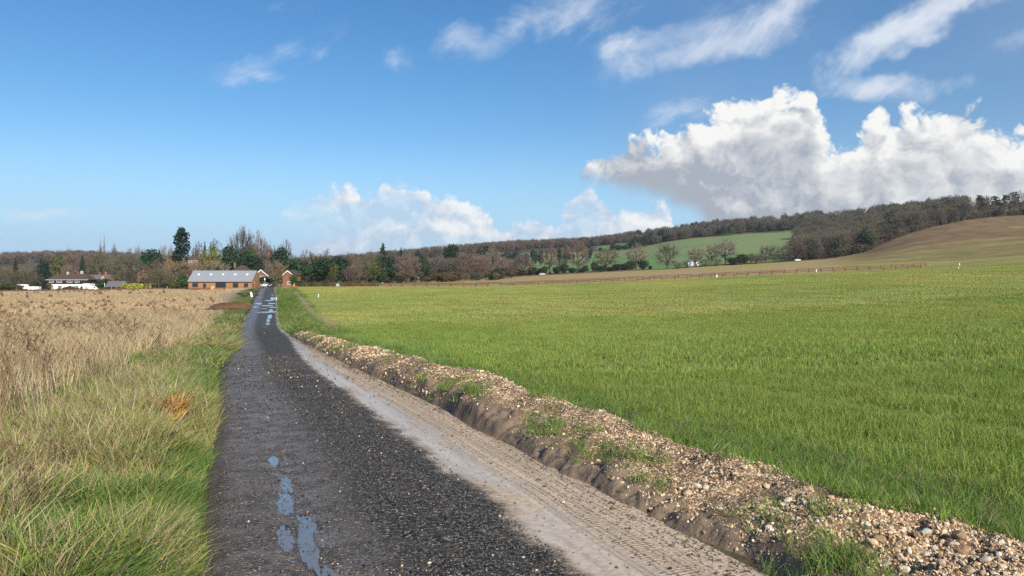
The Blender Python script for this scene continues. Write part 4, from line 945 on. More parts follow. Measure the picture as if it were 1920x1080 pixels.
T('bush', 471, 467, 20, 346, 'mid-green evergreen top before the tall bare trees', 'tree', crown='leaf_green', name='evergreen_tree')
T('ever', 478, 480, 34, 342, 'dark green evergreen mass behind the left brick gable', crown='leaf_dark')
T('ever', 526, 466, 32, 350, 'dark evergreen behind the two brick gables', crown='leaf_dark')
T('oak', 537, 453, 38, 385, 'round-headed bare tree over the right brick gable', crown='twig_grey')
for i, (p_, tp, w_) in enumerate([(322, 489, 44), (345, 485, 40), (372, 484, 44), (398, 487, 42), (417, 494, 32)]):
    T('dense', p_, tp, w_, 296+i*2, 'tan-brown leafless shrub in the tall thicket behind the barn', 'shrub', 'thicket behind the barn', crown='twig_tan', name='bare_shrub')
for i, (p_, tp, w_, m_) in enumerate([(298, 500, 38, 'twig_olive'), (312, 512, 30, 'twig_brown'), (286, 515, 34, 'twig_olive')]):
    T('dense', p_, tp, w_, 282+i*6, 'olive-brown thicket left of the barn', 'shrub', 'thicket left of the barn', crown=m_, name='bare_shrub')
T('bush', 343, 513, 20, 268, 'green shrub against the left end of the barn', 'shrub', crown='leaf_green')
T('bush', 324, 524, 18, 262, 'small green bush left of the barn shrub', 'bush', crown='leaf_moss')
for p_, tp, w_ in ((391, 501, 8), (409, 502, 10)): T('ever', p_, tp, w_, 275, 'dark evergreen tip showing over the barn ridge', group='evergreen tips over the barn ridge')
T('fan', 518, 489, 36, 252, 'fan-shaped bare shrub tree between the two brick gables', crown='twig_tan', cat='tree')
T('bush', 497, 518, 20, 258, 'dark bush before the left brick gable', 'bush', crown='leaf_ivy')
T('bush', 509, 522, 18, 268, 'dark bush behind the parked cars at the lane end', 'bush', crown='leaf_dark')
T('bush', 551, 514, 15, 256, 'bright green shrub right of the right brick gable', 'shrub', crown='leaf_green')
T('ever', 556, 486, 44, 300, 'rounded dark green evergreen right of the brick gables', crown='leaf_deep')
for p_, tp in ((575, 470), (590, 474), (606, 468)): T('ash', p_, tp, 34, 430, 'grey bare tree behind the rounded evergreens right of the gables', group='bare trees behind the rounded evergreens', crown='twig_brown')
T('ever', 602, 484, 46, 385, 'dark evergreen with a domed top, middle of the evergreen row', crown='leaf_dark')
T('ever', 636, 482, 44, 372, 'dark evergreen at the right end of the domed evergreen row', crown='leaf_dark')
T('sparse', 626, 492, 20, 366, 'lighter mossy tree leaning before the evergreen row', crown='leaf_moss')
T('fan', 662, 497, 34, 352, 'pinkish fan-shaped bare shrub before the evergreens', crown='twig_pink', cat='shrub')
T('dense', 688, 474, 44, 420, 'olive-grey bare tree left of the cedar', crown='twig_olive')
T('sparse', 703, 492, 40, 382, 'sprawling brown-green cedar with drooping boughs', crown='leaf_moss')
T('bush', 715, 512, 16, 378, 'dark green shrub at the foot of the sprawling cedar', 'shrub', crown='leaf_dark')
T('cone', 718, 459, 24, 660, 'pointed spruce rising above the bare trees', crown='leaf_ivy')
for p_, tp in ((714, 482), (735, 484)): T('ever', p_, tp, 32, 425, 'tall clipped dark evergreen beside the pink-brown bare tree', group='clipped evergreens', crown='leaf_dark')
T('oak', 765, 476, 48, 400, 'pink-brown bare tree in front of the dark evergreens', crown='twig_pink')
T('ever', 791, 482, 28, 432, 'dark evergreen right of the pink-brown bare tree', crown='leaf_dark')
T('cone', 752, 466, 12, 690, 'small dark fir tip over the pink-brown bare tree')
T('ever', 784, 469, 18, 690, 'rounded dark evergreen top behind the bare trees', crown='leaf_dark')
for p_, tp, w_, m_ in ((818, 480, 42, 'twig_brown'), (842, 484, 36, 'twig_brown'), (836, 488, 20, 'twig_olive'), (872, 473, 50, 'twig_pink'), (903, 480, 40, 'twig_pink'), (856, 486, 30, 'twig_brown')): T('dense', p_, tp, w_, 470, 'brown bare tree in the dense row left of the road trees', group='dense bare row', crown=m_)
T('ever', 847, 459, 32, 640, 'big domed dark evergreen standing above the bare row', crown='leaf_dark')
T('cone', 884, 469, 9, 640, 'small fir right of the big domed evergreen')
T('pine', 912, 461, 22, 660, 'dark pine at the foot of the wooded ridge', crown='leaf_dark')
T('dense', 470, 450, 50, 392, 'grey twiggy bare tree filling the middle of the tall group', crown='twig_grey'); T('dense', 519, 462, 44, 395, 'brown twiggy bare tree between the tall group and the round-headed tree', crown='twig_brown')
T('dense', 716, 478, 40, 440, 'olive-brown bare tree hiding the lower half of the spruce', crown='twig_olive'); T('dense', 745, 480, 34, 445, 'brown bare tree left of the pink-brown one', crown='twig_brown')
T('dense', 655, 474, 44, 430, 'brown bare tree behind the end of the evergreen row', crown='twig_brown'); T('dense', 590, 476, 40, 425, 'brown twiggy bare tree left of the domed evergreen', crown='twig_brown')
# ---- row along the main road
for k_, p_, tp, w_, Y, m_, lb in [('oak', 924, 467, 48, 484, 'twig_pink', 'rounded pinkish bare tree at the left end of the roadside row'), ('oak', 979, 474, 46, 489, 'twig_pink', 'low wide bare tree between two rust-leaved shrubs by the main road'),
        ('ash', 1031, 464, 34, 493, 'twig_pink', 'upright bare tree with ivy trunk beside the silver car'), ('ash', 1056, 486, 22, 494, 'twig_olive', 'small ivy-clad stub of a tree by the main road'),
        ('oak', 1083, 454, 50, 496, 'twig_pink', 'tall spreading bare tree left of the dark car'), ('oak', 1138, 466, 46, 500, 'twig_pale', 'bare tree with forked trunk left of the white van'),
        ('oak', 1193, 457, 42, 506, 'twig_pale', 'bare tree with ivied foot right of the white van'), ('dense', 1251, 457, 44, 509, 'twig_brown', 'dense many-stemmed bare tree left of the lorry'),
        ('oak', 1306, 463, 32, 513, 'twig_pale', 'slight bare tree just above the lorry'), ('ash', 1334, 460, 26, 515, 'twig_pink', 'narrow bare tree right of the lorry'),
        ('ash', 1361, 447, 40, 516, 'twig_pale', 'tallest fan-headed bare tree of the roadside row, past the lorry')]:
    T(k_, p_, tp, w_, Y, lb, crown=m_, trunk='bark_dark' if k_ == 'dense' else None)
for p_, tp, w_ in ((1408, 475, 30), (1436, 461, 26), (1452, 460, 22), (1425, 478, 26), (1474, 457, 28), (1496, 456, 32), (1386, 480, 24)):
    T('dense', p_, tp, w_, 519, 'brown bare thicket tree between the fan-headed tree and the wood', group='roadside thicket by the wood', crown='twig_brown')
T('bush', 958, 510.5, 14, 487, 'rust-red shrub left of the low wide bare tree', 'shrub', crown='leaf_rust'); T('bush', 989, 511, 17, 489, 'rust-red shrub right of the low wide bare tree', 'shrub', crown='leaf_rust'); T('bush', 1006, 509, 8, 490, 'small rust-red shrub left of the silver car', 'shrub', crown='leaf_rust')
for p_, tp, w_ in ((800, 514, 18), (822, 515, 18), (848, 513, 22), (868, 510, 24), (890, 511, 20), (906, 508, 22), (922, 510, 20), (940, 507, 22), (972, 507, 22), (998, 503, 14), (1014, 506, 14), (1022, 502, 10), (1044, 503, 14), (1058, 498, 13), (1072, 505, 14), (1094, 505, 16), (1098, 500, 10), (1112, 493, 7), (1118, 494, 7), (1126, 501, 16), (1146, 503, 20), (1158, 498, 18), (1172, 497, 16),
                   (1183, 492, 16), (1205, 491, 16), (1219, 501, 6), (1271, 495, 14), (1288, 490, 16), (1322, 488, 18), (1345, 487, 14), (1374, 486, 20), (1392, 480, 20), (1418, 480, 22)):
    nb = next(l for q, l in ((906, 'below the dense bare row'), (945, 'under the rounded pinkish roadside tree'), (1006, 'beside the rust-red shrubs'), (1050, 'under the upright ivied tree'), (1100, 'around the tall spreading tree'), (1150, 'under the fork-trunked tree'), (1225, 'by the ivied tree past the white van'), (1295, 'between the many-stemmed tree and the lorry'), (1350, 'beside the lorry'), (1500, 'under the fan-headed tree and the thicket')) if p_ < q)
    T('dense' if p_ > 1225 and int(p_) % 3 else 'bush', p_, tp-3, w_*1.25, 478+.026*(p_-800)+4, ('brown leafless' if p_ > 1225 and int(p_) % 3 else 'dark ivy-green')+' roadside hedge bush '+nb, 'bush', ('brown ' if p_ > 1225 and int(p_) % 3 else 'ivy-green ')+'hedge-line bushes '+nb, crown='twig_brown' if p_ > 1225 and int(p_) % 3 else 'leaf_ivy', name='bush')
for p_, tp, w_, Y in ((948, 474, 24, 690), (968, 470, 22, 700), (984, 476, 18, 690), (1001, 469, 15, 720), (1013, 471, 11, 720), (1048, 466, 10, 740), (1062, 464, 15, 740), (1104, 456, 13, 760)):
    T('ever', p_, tp, w_, Y, ('dark round evergreen at the hill foot behind the low wide roadside tree' if p_ < 1020 else 'dark round evergreen at the hill foot behind the tall spreading tree'), group='dark evergreens below the hillside', crown='leaf_blue')
for p_, tp, w_ in ((1148, 456, 11), (1160, 459, 14), (1172, 461, 12), (1190, 446, 13), (1199, 444, 12), (1210, 442, 12), (1186, 455, 12), (1126, 464, 9)):
    T('ever', p_, tp, w_, 985, 'dark conifer clump at the corner of the hillside field', group='conifers on the hillside corner', crown='leaf_dark')
# ---- pines and bare crowns on the right skyline
for i, p_ in enumerate((1794, 1806, 1818, 1836, 1842, 1852, 1864, 1872, 1884, 1894, 1902, 1914)):
    tp = (378, 374, 371, 366, 369, 367, 368, 372, 366, 364, 360, 358)[i]
    T('pine' if i in (3, 6, 8, 10) else 'oak', p_, tp, 20 if i in (3, 6, 8, 10) else 26, 690+i*4, 'dark pine among bare trees on the brown hill skyline' if i in (3, 6, 8, 10) else 'bare thin-trunked tree beside the pines on the brown hill skyline', group='skyline pines' if i in (3, 6, 8, 10) else 'skyline bare trees', crown='leaf_ivy' if i in (3, 6, 8, 10) else 'twig_brown', trunk='bark_dark')

# ---- woods too dense to count
def joined_proto(key, crown=None):
    a, c, ext, (V1, F1, V2, F2), m1, m2 = PROTO[key]
    V = np.concatenate([V1, V2]); F = np.concatenate([F1, F2+len(V1)]); o = mesh_np('source', V, F, [m1, crown or m2], lnk=False)
    o.data.polygons.foreach_set('material_index', np.concatenate([np.zeros(len(F1), np.int32), np.ones(len(F2), np.int32)])); return o, ext
def wood(name, label, x, y, hr, protos, wts, wide=.8):
    k = len(x); ps = [joined_proto(*p) for p in protos]; i = rng.choice(len(ps), k, p=np.array(wts)/sum(wts)); h = rng.uniform(*hr, k); ext = np.array([p[1] for p in ps])[i]
    w = h*rng.uniform(.8, 1.2, k)*wide/ext
    o = scatter(name, np.stack([x, y, gz(x, y)-.2], 1), np.stack([h*0, h*0, rng.random(k)*6.28], 1), np.stack([w, w, h], 1), i, [p[0] for p in ps]); tag(o, label, 'wood'); return o
def px_region(n, plist, y0f, y1f):
    px = rng.uniform(plist[0], plist[1], n); f = rng.random(n); Y = y0f(px)*(1-f)+y1f(px)*f; return PX(px, Y), Y, px
WB = [('dense0', 'twig_grey'), ('dense1', 'twig_brown'), ('dense2', 'twig_olive'), ('ever0', 'leaf_ivy'), ('bush0', 'leaf_ivy')]
edge_px = [(1490, 520), (1560, 522), (1625, 530), (1660, 560), (1700, 585), (1760, 625), (1800, 655), (1860, 690), (1960, 715)]
x, Y, px = px_region(560, (1492, 1812), lambda p: tabl(edge_px, p)+2, lambda p: tabl(edge_px, p)+np.interp(p, [1500, 1600, 1800, 1960], [150, 250, 240, 120]))
wood('hillside_wood', 'dense leafless brown wood climbing beside the brown hill field', x, Y, (12, 18), WB, [4, 3, 4, .5, .7], .8)
x, Y, px = px_region(260, (1490, 1760), lambda p: p*0+700, lambda p: p*0+1090)
wood('upper_wood', 'grey leafless wood joining the hillside wood to the ridge', x, Y, (11, 17), WB, [4, 3, 4, .5, .3], .85)
x, Y, px = px_region(230, (1498, 1960), lambda p: tabl(edge_px, p)-1, lambda p: tabl(edge_px, p)+np.where(p > 1800, 16, 6))
wood('wood_edge_scrub', 'low dark scrub along the lower edge of the hillside wood', x, Y, (3, 7), [('bush0', 'leaf_ivy'), ('bush1', 'leaf_brown'), ('dense0', 'twig_brown'), ('dense1', 'twig_olive')], [2, 1, 4, 3], 1.1)
x, Y, px = px_region(420, (1180, 1540), lambda p: np.interp(p, [1180, 1540], [1005, 1018]), lambda p: p*0+1180)
wood('ridge_wood', 'dark leafless wood along the ridge above the green hillside', x, Y, (10, 17), [('dense0', 'twig_grey'), ('dense1', 'twig_brown'), ('dense2', 'twig_olive'), ('ever0', 'leaf_dark'), ('cone0', 'leaf_dark')], [4, 3, 3, 1.4, .5], .9)
x, Y, px = px_region(900, (880, 1200), lambda p: np.interp(p, [880, 1100, 1200], [1200, 1200, 1195]), lambda p: p*0+1520)
wood('far_ridge_wood', 'mauve-brown leafless wood on the farthest ridge', x, Y, (9, 16), [('dense0', 'twig_pink'), ('dense1', 'twig_grey'), ('dense2', 'twig_brown'), ('bush0', 'leaf_brown')], [3, 2, 2, 1.5], .95)
x, Y, px = px_region(1150, (-60, 980), lambda p: p*0+1060, lambda p: p*0+1420)
wood('far_village_wood', 'mauve-brown wooded rise behind the village', x, Y, (9, 17), [('dense0', 'twig_pink'), ('dense1', 'twig_grey'), ('dense2', 'twig_brown'), ('bush0', 'leaf_brown')], [3, 2, 2, 1.6], .95)
x, Y, px = px_region(340, (560, 960), lambda p: p*0+530, lambda p: p*0+650)
Hm = 1; wood('middle_wood', 'brown leafless wood behind the evergreens and the roadside row', x, Y, (8, 13.5), [('dense0', 'twig_brown'), ('dense1', 'twig_pink'), ('oak0', 'twig_grey'), ('dense2', 'twig_olive'), ('ever0', 'leaf_dark')], [3, 3, 2, 2, .5], .75)
x, Y, px = px_region(230, (-40, 560), lambda p: p*0+470, lambda p: p*0+640)
wood('village_backdrop_trees', 'massed grey-brown bare trees filling in behind the village houses', x, Y, (10, 17), [('dense0', 'twig_brown'), ('dense1', 'twig_olive'), ('oak0', 'twig_grey'), ('dense2', 'twig_olive'), ('ever0', 'leaf_dark')], [3, 3, 2, 2, .6], .8)
x, Y, px = px_region(160, (690, 980), lambda p: p*0+1370, lambda p: p*0+1500)
wood('crest_scrub', 'low brown scrub closing the skyline of the farthest ridge', x, Y, (6, 10), [('bush0', 'leaf_brown'), ('dense0', 'twig_pink'), ('dense1', 'twig_grey')], [3, 2, 2], 1.3)
x, Y, px = px_region(90, (560, 960), lambda p: p*0+425, lambda p: p*0+468)
wood('garden_undergrowth', 'dark low undergrowth below the evergreens and bare trees', x, Y, (3, 6), [('bush0', 'leaf_ivy'), ('bush1', 'leaf_brown'), ('dense0', 'twig_brown')], [3, 2, 3], 1.2)
x, Y, px = px_region(70, (-20, 350), lambda p: p*0+405, lambda p: p*0+440)
wood('village_undergrowth', 'mixed dark undergrowth between the village houses', x, Y, (3, 7), [('bush0', 'leaf_ivy'), ('bush1', 'leaf_brown'), ('dense0', 'twig_olive')], [2, 2, 4], 1.2)

# ------------------------------------------------------------------ buildings
for nm, c, ro, va in (('brick', (.22, .098, .066), .9, .18), ('brick_orange', (.25, .125, .08), .9, .18), ('barn_board', (.30, .165, .085), .85, .16), ('white_render', (.80, .79, .76), .8, .05), ('black_board', (.022, .020, .022), .6, .15), ('tile_brown', (.075, .052, .044), .85, .22), ('tile_grey', (.12, .115, .125), .8, .18), ('tile_red', (.20, .105, .075), .85, .2), ('zinc', (.235, .255, .285), .5, .06), ('white_paint', (.78, .78, .76), .5, .04), ('glass_dark', (.025, .03, .035), .08, 0), ('grey_wall', (.42, .41, .38), .85, .1), ('fence_wood', (.105, .055, .036), .85, .22), ('rubber', (.015, .015, .016), .8, 0), ('car_silver', (.55, .56, .58), .3, 0), ('car_dark', (.035, .04, .045), .25, 0), ('car_white', (.80, .81, .82), .3, 0), ('lorry_blue', (.42, .58, .72), .5, .05), ('lorry_red', (.22, .06, .05), .6, .1), ('sign_red', (.55, .06, .05), .5, 0), ('sign_yellow', (.70, .48, .08), .5, 0), ('timber_new', (.55, .32, .13), .8, .12), ('teal_paint', (.06, .26, .24), .6, 0), ('tarmac', (.05, .048, .047), .8, .2), ('bramble', (.09, .055, .038), .9, .3), ('grey_metal', (.30, .31, .32), .5, .05), ('skylight_glass', (.72, .76, .80), .12, 0)):
    principled(nm, c, ro, .4 if ro < .5 else .2, var=va, vscale=1.3, bump=.25 if va else 0, bscale=6)
def boxp(name, par, x0, x1, y0, y1, z0, z1, mat, label=None):
    V = [(x, y, z) for z in (z0, z1) for y in (y0, y1) for x in (x0, x1)]
    o = mesh_np(name, np.array(V), [(0, 2, 3, 1), (4, 5, 7, 6), (0, 1, 5, 4), (2, 6, 7, 3), (0, 4, 6, 2), (1, 3, 7, 5)], mat, par)
    if label: o['label'] = label
    return o
def poly(name, par, V, F, mat): return mesh_np(name, np.array(V, float), F, mat, par)
def slab(name, par, quad, thick, mat):
    """a thick sheet from a planar polygon"""
    q = np.array(quad, float); n = np.cross(q[1]-q[0], q[2]-q[0]); n /= np.linalg.norm(n); k = len(q); V = np.concatenate([q, q-n*thick])
    F = [tuple(range(k)), tuple(range(2*k-1, k-1, -1))]+[(i, i+k, (i+1) % k+k, (i+1) % k) for i in range(k)]
    return mesh_np(name, V, F, mat, par)
def window(par, xc, z0, w, h, y, mull=2, frame='white_paint'):
    """front-facing window: glass set back inside a frame with mullions"""
    f = boxp('window', par, xc-w/2, xc+w/2, y-.02, y+.02, z0, z0+h, 'glass_dark'); t = .08
    for a, b_, c, d in ((xc-w/2-t/2, xc-w/2+t, z0-t/2, z0+h+t/2), (xc+w/2-t, xc+w/2+t/2, z0-t/2, z0+h+t/2), (xc-w/2+t, xc+w/2-t, z0-t/2, z0+t), (xc-w/2+t, xc+w/2-t, z0+h-t, z0+h+t/2)): boxp('frame', f, a, b_, y-.075, y-.03, c, d, frame)
    for i in range(1, mull): xm = xc-w/2+w*i/mull; boxp('mullion', f, xm-.045, xm+.045, y-.07, y-.03, z0+t, z0+h-t, frame)
    return f
def gable_house(name, px, Y, w, d, hw, rise, label, wall, roof, axis='x', rz=0.0, base=None, barge=None, over=.35, cat='house'):
    """pitched building, front wall on local y=0; ridge along x or y"""
    x = PX(px, Y); zb = g1(x, Y)-.15 if base is None else base; e = empty(name, (x, Y, zb), rz); tag(e, label, cat)
    if axis == 'x':
        V = [(-w/2, 0, 0), (w/2, 0, 0), (w/2, d, 0), (-w/2, d, 0), (-w/2, 0, hw), (w/2, 0, hw), (w/2, d, hw), (-w/2, d, hw), (-w/2, d/2, hw+rise), (w/2, d/2, hw+rise)]
        poly('wall', e, V, [(0, 1, 5, 4), (2, 3, 7, 6), (0, 4, 8, 7, 3), (1, 2, 6, 9, 5)], wall)
        k = rise/(d/2); a, b_ = -w/2-over*.6, w/2+over*.6; zo = hw-over*k+.10
        r1 = slab('roof', e, [(a, -over, zo), (b_, -over, zo), (b_, d/2, hw+rise+.10), (a, d/2, hw+rise+.10)], .14, roof); slab('roof', e, [(b_, d+over, zo), (a, d+over, zo), (a, d/2, hw+rise+.10), (b_, d/2, hw+rise+.10)], .14, roof)
    else:
        V = [(-w/2, 0, 0), (w/2, 0, 0), (w/2, d, 0), (-w/2, d, 0), (-w/2, 0, hw), (w/2, 0, hw), (w/2, d, hw), (-w/2, d, hw), (0, 0, hw+rise), (0, d, hw+rise)]
        poly('wall', e, V, [(0, 1, 5, 8, 4), (2, 3, 7, 9, 6), (0, 4, 7, 3), (1, 2, 6, 5)], wall)
        k = rise/(w/2); zo = hw-over*k+.10
        for s_ in (-1, 1):
            q = [(s_*(w/2+over), -over, zo), (0, -over, hw+rise+.10), (0, d+over, hw+rise+.10), (s_*(w/2+over), d+over, zo)]
            slab('roof', e, q if s_ > 0 else q[::-1], .14, roof)
            if barge: q = [(s_*(w/2+over), -over-.06, zo+.02), (0, -over-.06, hw+rise+.12), (0, -over-.06, hw+rise-.24), (s_*(w/2+over), -over-.06, zo-.32)]; slab('bargeboard', e, q if s_ < 0 else q[::-1], .05, barge)
    return e
def hip_roof(par, x0, x1, y0, y1, z, rise, mat, inset=None):
    i = inset if inset is not None else (y1-y0)/2; ym = (y0+y1)/2
    return poly('roof', par, [(x0, y0, z), (x1, y0, z), (x1, y1, z), (x0, y1, z), (x0+i, ym, z+rise), (x1-i, ym, z+rise)], [(0, 1, 5, 4), (1, 2, 5), (2, 3, 4, 5), (3, 0, 4), (3, 2, 1, 0)], mat)
def chimney(par, x, y, z0, z1, mat='brick', s=.45):
    c = boxp('chimney', par, x-s/2, x+s/2, y-s/2, y+s/2, z0, z1, mat); boxp('chimney_pot', c, x-.14, x+.14, y-.14, y+.14, z1+.003, z1+.4, 'tile_red'); return c

# black and white house
def white_house():
    Y = 390.; m = Y/FPX; x = PX(126.5, Y); zb = PZ(543.5, Y); e = empty('semi_detached_house', (x, Y, zb))
    tag(e, 'long white house with black boarded upper storey and brown hipped roof', 'house')
    def X(px): return (px-126.5)*m
    w0, w1 = X(88.5), X(164.5); h1 = 3.05; h2 = 5.25; d = 8.0
    boxp('wall', e, X(95), w1, 0, d, 0, h1, 'white_render', 'white rendered ground floor'); boxp('wall', e, w0, X(95)-.003, 0.4, d, 0, h1, 'brick')
    boxp('cladding', e, w0-.12, w1+.12, -.18, d+.1, h1+.003, h2, 'black_board', 'black weatherboarded upper storey')
    hip_roof(e, w0-.6, w1+.6, -.6, d+.5, h2+.003, 3.1, 'tile_brown', 3.4)
    for p_, w_, n in ((97, 2.2, 3), (111.5, 2.8, 4), (131, 2.8, 4), (145, 2.2, 3)): window(e, X(p_), h1+.75, w_, 1.25, -.2, n)
    for p_, w_, n in ((112.5, 2.0, 3), (131, 1.6, 2), (144, 1.7, 3)): window(e, X(p_), .95, w_, 1.3, -.02, n)
    boxp('door', e, X(99)-.5, X(99)+.5, -.06, -.003, 0, 2.1, 'grey_wall'); boxp('drainpipe', e, X(121.3)-.06, X(121.3)+.06, -.14, -.02, 0, h1, 'grey_metal')
    chimney(e, X(99.5), 4, h2+2, h2+3.6, 'brick'); chimney(e, X(119), 4, h2+2.4, h2+4.2, 'grey_wall', .9); chimney(e, X(139), 4, h2+2.4, h2+3.8, 'brick')
    boxp('gutter', e, w0-.62, w1+.62, -.72, -.605, h2-.09, h2+.06, 'white_paint')
    g = empty('garage', (PX(161.5, 386), 386, PZ(542, 386))); tag(g, 'white flat-roofed garage at the right end of the black and white house', 'garage')
    boxp('wall', g, -1.6, 1.6, 0, 5, 0, 2.7, 'white_render'); boxp('roof', g, -1.75, 1.75, -.15, 5.1, 2.703, 2.9, 'white_paint'); boxp('door', g, -.6, 1.3, -.05, -.003, 0, 1.5, 'grey_wall')
    for p_, tp, w_, c in ((92, 531, 11, 'leaf_brown'), (89, 535, 9, 'leaf_ivy')): T('bush', p_, tp, w_, 384, 'dark red-brown bush hiding the left corner of the white house' if c == 'leaf_brown' else 'dark small bush beside the red-brown bush at the white house', 'bush', crown=c)
    for p_, tp, w_, c in ((121, 538, 8, 'leaf_ivy'), (127, 537, 7, 'leaf_brown'), (132, 536, 8, 'leaf_rust'), (138, 536.5, 6, 'leaf_brown'), (153, 536, 5, 'leaf_brown'), (111, 540, 9, 'leaf_ivy'), (145, 539, 7, 'leaf_ivy')): T('bush', p_, tp, w_, 384, 'low garden shrub against the white front wall', 'shrub', 'shrubs before the white house', crown=c)
white_house()
def caravan(px, Y, w, h, label, name, base_py):
    e = empty(name, (PX(px, Y), Y, PZ(base_py, Y))); tag(e, label, 'trailer')
    b_ = boxp('body', e, -w/2, w/2, 0, 2.1, .45, h, 'car_white'); m_ = b_.modifiers.new('round', 'BEVEL'); m_.width = .18; m_.segments = 3
    boxp('window', e, -w*.3, w*.3, -.02, -.004, h*.55, h*.8, 'glass_dark') if name == 'caravan' else None
    for s_ in (-.25, .25): wheel(e, s_*w, .1, .33)
    boxp('drawbar', e, w/2-.02, w/2+.9, 1.0, 1.1, .4, .5, 'grey_metal')
def wheel(par, x, y, r, ax='y', w=.2):
    V, F = [], []; n = 14
    for yy in (0, w):
        for i in range(n): V.append((x+r*cos(i/n*2*pi), y+yy, r+r*sin(i/n*2*pi)))
    F = [tuple(range(n))[::-1], tuple(range(n, 2*n))]+[(i, (i+1) % n, n+(i+1) % n, n+i) for i in range(n)]
    t = poly('wheel', par, V, F, 'rubber')
    V = [(x+r*.55*cos(i/n*2*pi), y-.012, r+r*.55*sin(i/n*2*pi)) for i in range(n)]; poly('hubcap', t, V, [tuple(range(n))], 'grey_metal')
caravan(40.5, 378, 4.9, 2.75, 'white caravan parked at the field edge left of the cream container', 'caravan', 543.5)
def container():
    e = empty('storage_container', (PX(61.5, 374), 374, PZ(544.6, 374))); tag(e, 'cream-white open-topped container beside the white caravan', 'container')
    poly('body', e, [(-2.6, 0, 0), (2.6, 0, 0), (2.6, 2.2, 0), (-2.6, 2.2, 0), (-2.95, -.1, 1.95), (2.95, -.1, 1.95), (2.95, 2.3, 1.95), (-2.95, 2.3, 1.95)], [(0, 1, 5, 4), (1, 2, 6, 5), (2, 3, 7, 6), (3, 0, 4, 7), (3, 2, 1, 0)], 'white_render')
    boxp('rim', e, -3.0, 3.0, -.16, -.103, 1.86, 1.98, 'white_paint'); boxp('lid', e, -2.9, 2.9, -.05, 2.25, 1.955, 2.0, 'grey_wall')
container()
def profile_vehicle(name, px, Y, prof_, width, label, cat, body, wheels, glass, rz=0, wr=.31, base=None):
    """side profile (x,z) extruded across the width, facing +x; glass = polygons on the side"""
    x = PX(px, Y); z = (g1(x, Y) if base is None else base)+.03; e = empty(name, (x, Y, z), rz); tag(e, label, cat)
    n = len(prof_); V = [(a, 0, b_) for a, b_ in prof_]+[(a, width, b_) for a, b_ in prof_]
    o = poly('body', e, V, [tuple(range(n)), tuple(range(2*n-1, n-1, -1))]+[(i, i+n, (i+1) % n+n, (i+1) % n) for i in range(n)], body)
    bm = bmesh.new(); bm.from_mesh(o.data); bmesh.ops.recalc_face_normals(bm, faces=bm.faces); bm.to_mesh(o.data); bm.free()
    m_ = o.modifiers.new('round', 'BEVEL'); m_.width = .06; m_.segments = 2
    for g in glass:
        for s_ in (-.006, width+.006): poly('window', e, [(a, s_, b_) for a, b_ in g], [tuple(range(len(g)))], 'glass_dark')
    for wx_ in wheels:
        wheel(e, wx_, -.03, wr); wheel(e, wx_, width-.17, wr)
    return e
CAR = [(-2.05, .25), (-2.1, .75), (-1.95, .95), (-1.35, 1.42), (.35, 1.45), (1.05, .98), (1.9, .85), (2.1, .6), (2.08, .25)]
CARG = [[(-1.6, .98), (-1.25, 1.34), (-.45, 1.36), (-.45, .98)], [(-.38, .98), (-.38, 1.36), (.3, 1.37), (.82, .98)]]
VAN = [(-2.5, .3), (-2.5, 2.1), (-2.35, 2.2), (1.0, 2.2), (1.75, 1.3), (2.45, 1.05), (2.55, .7), (2.5, .3)]
VANG = [[(.35, 1.25), (.35, 1.95), (.95, 1.98), (1.5, 1.27)]]

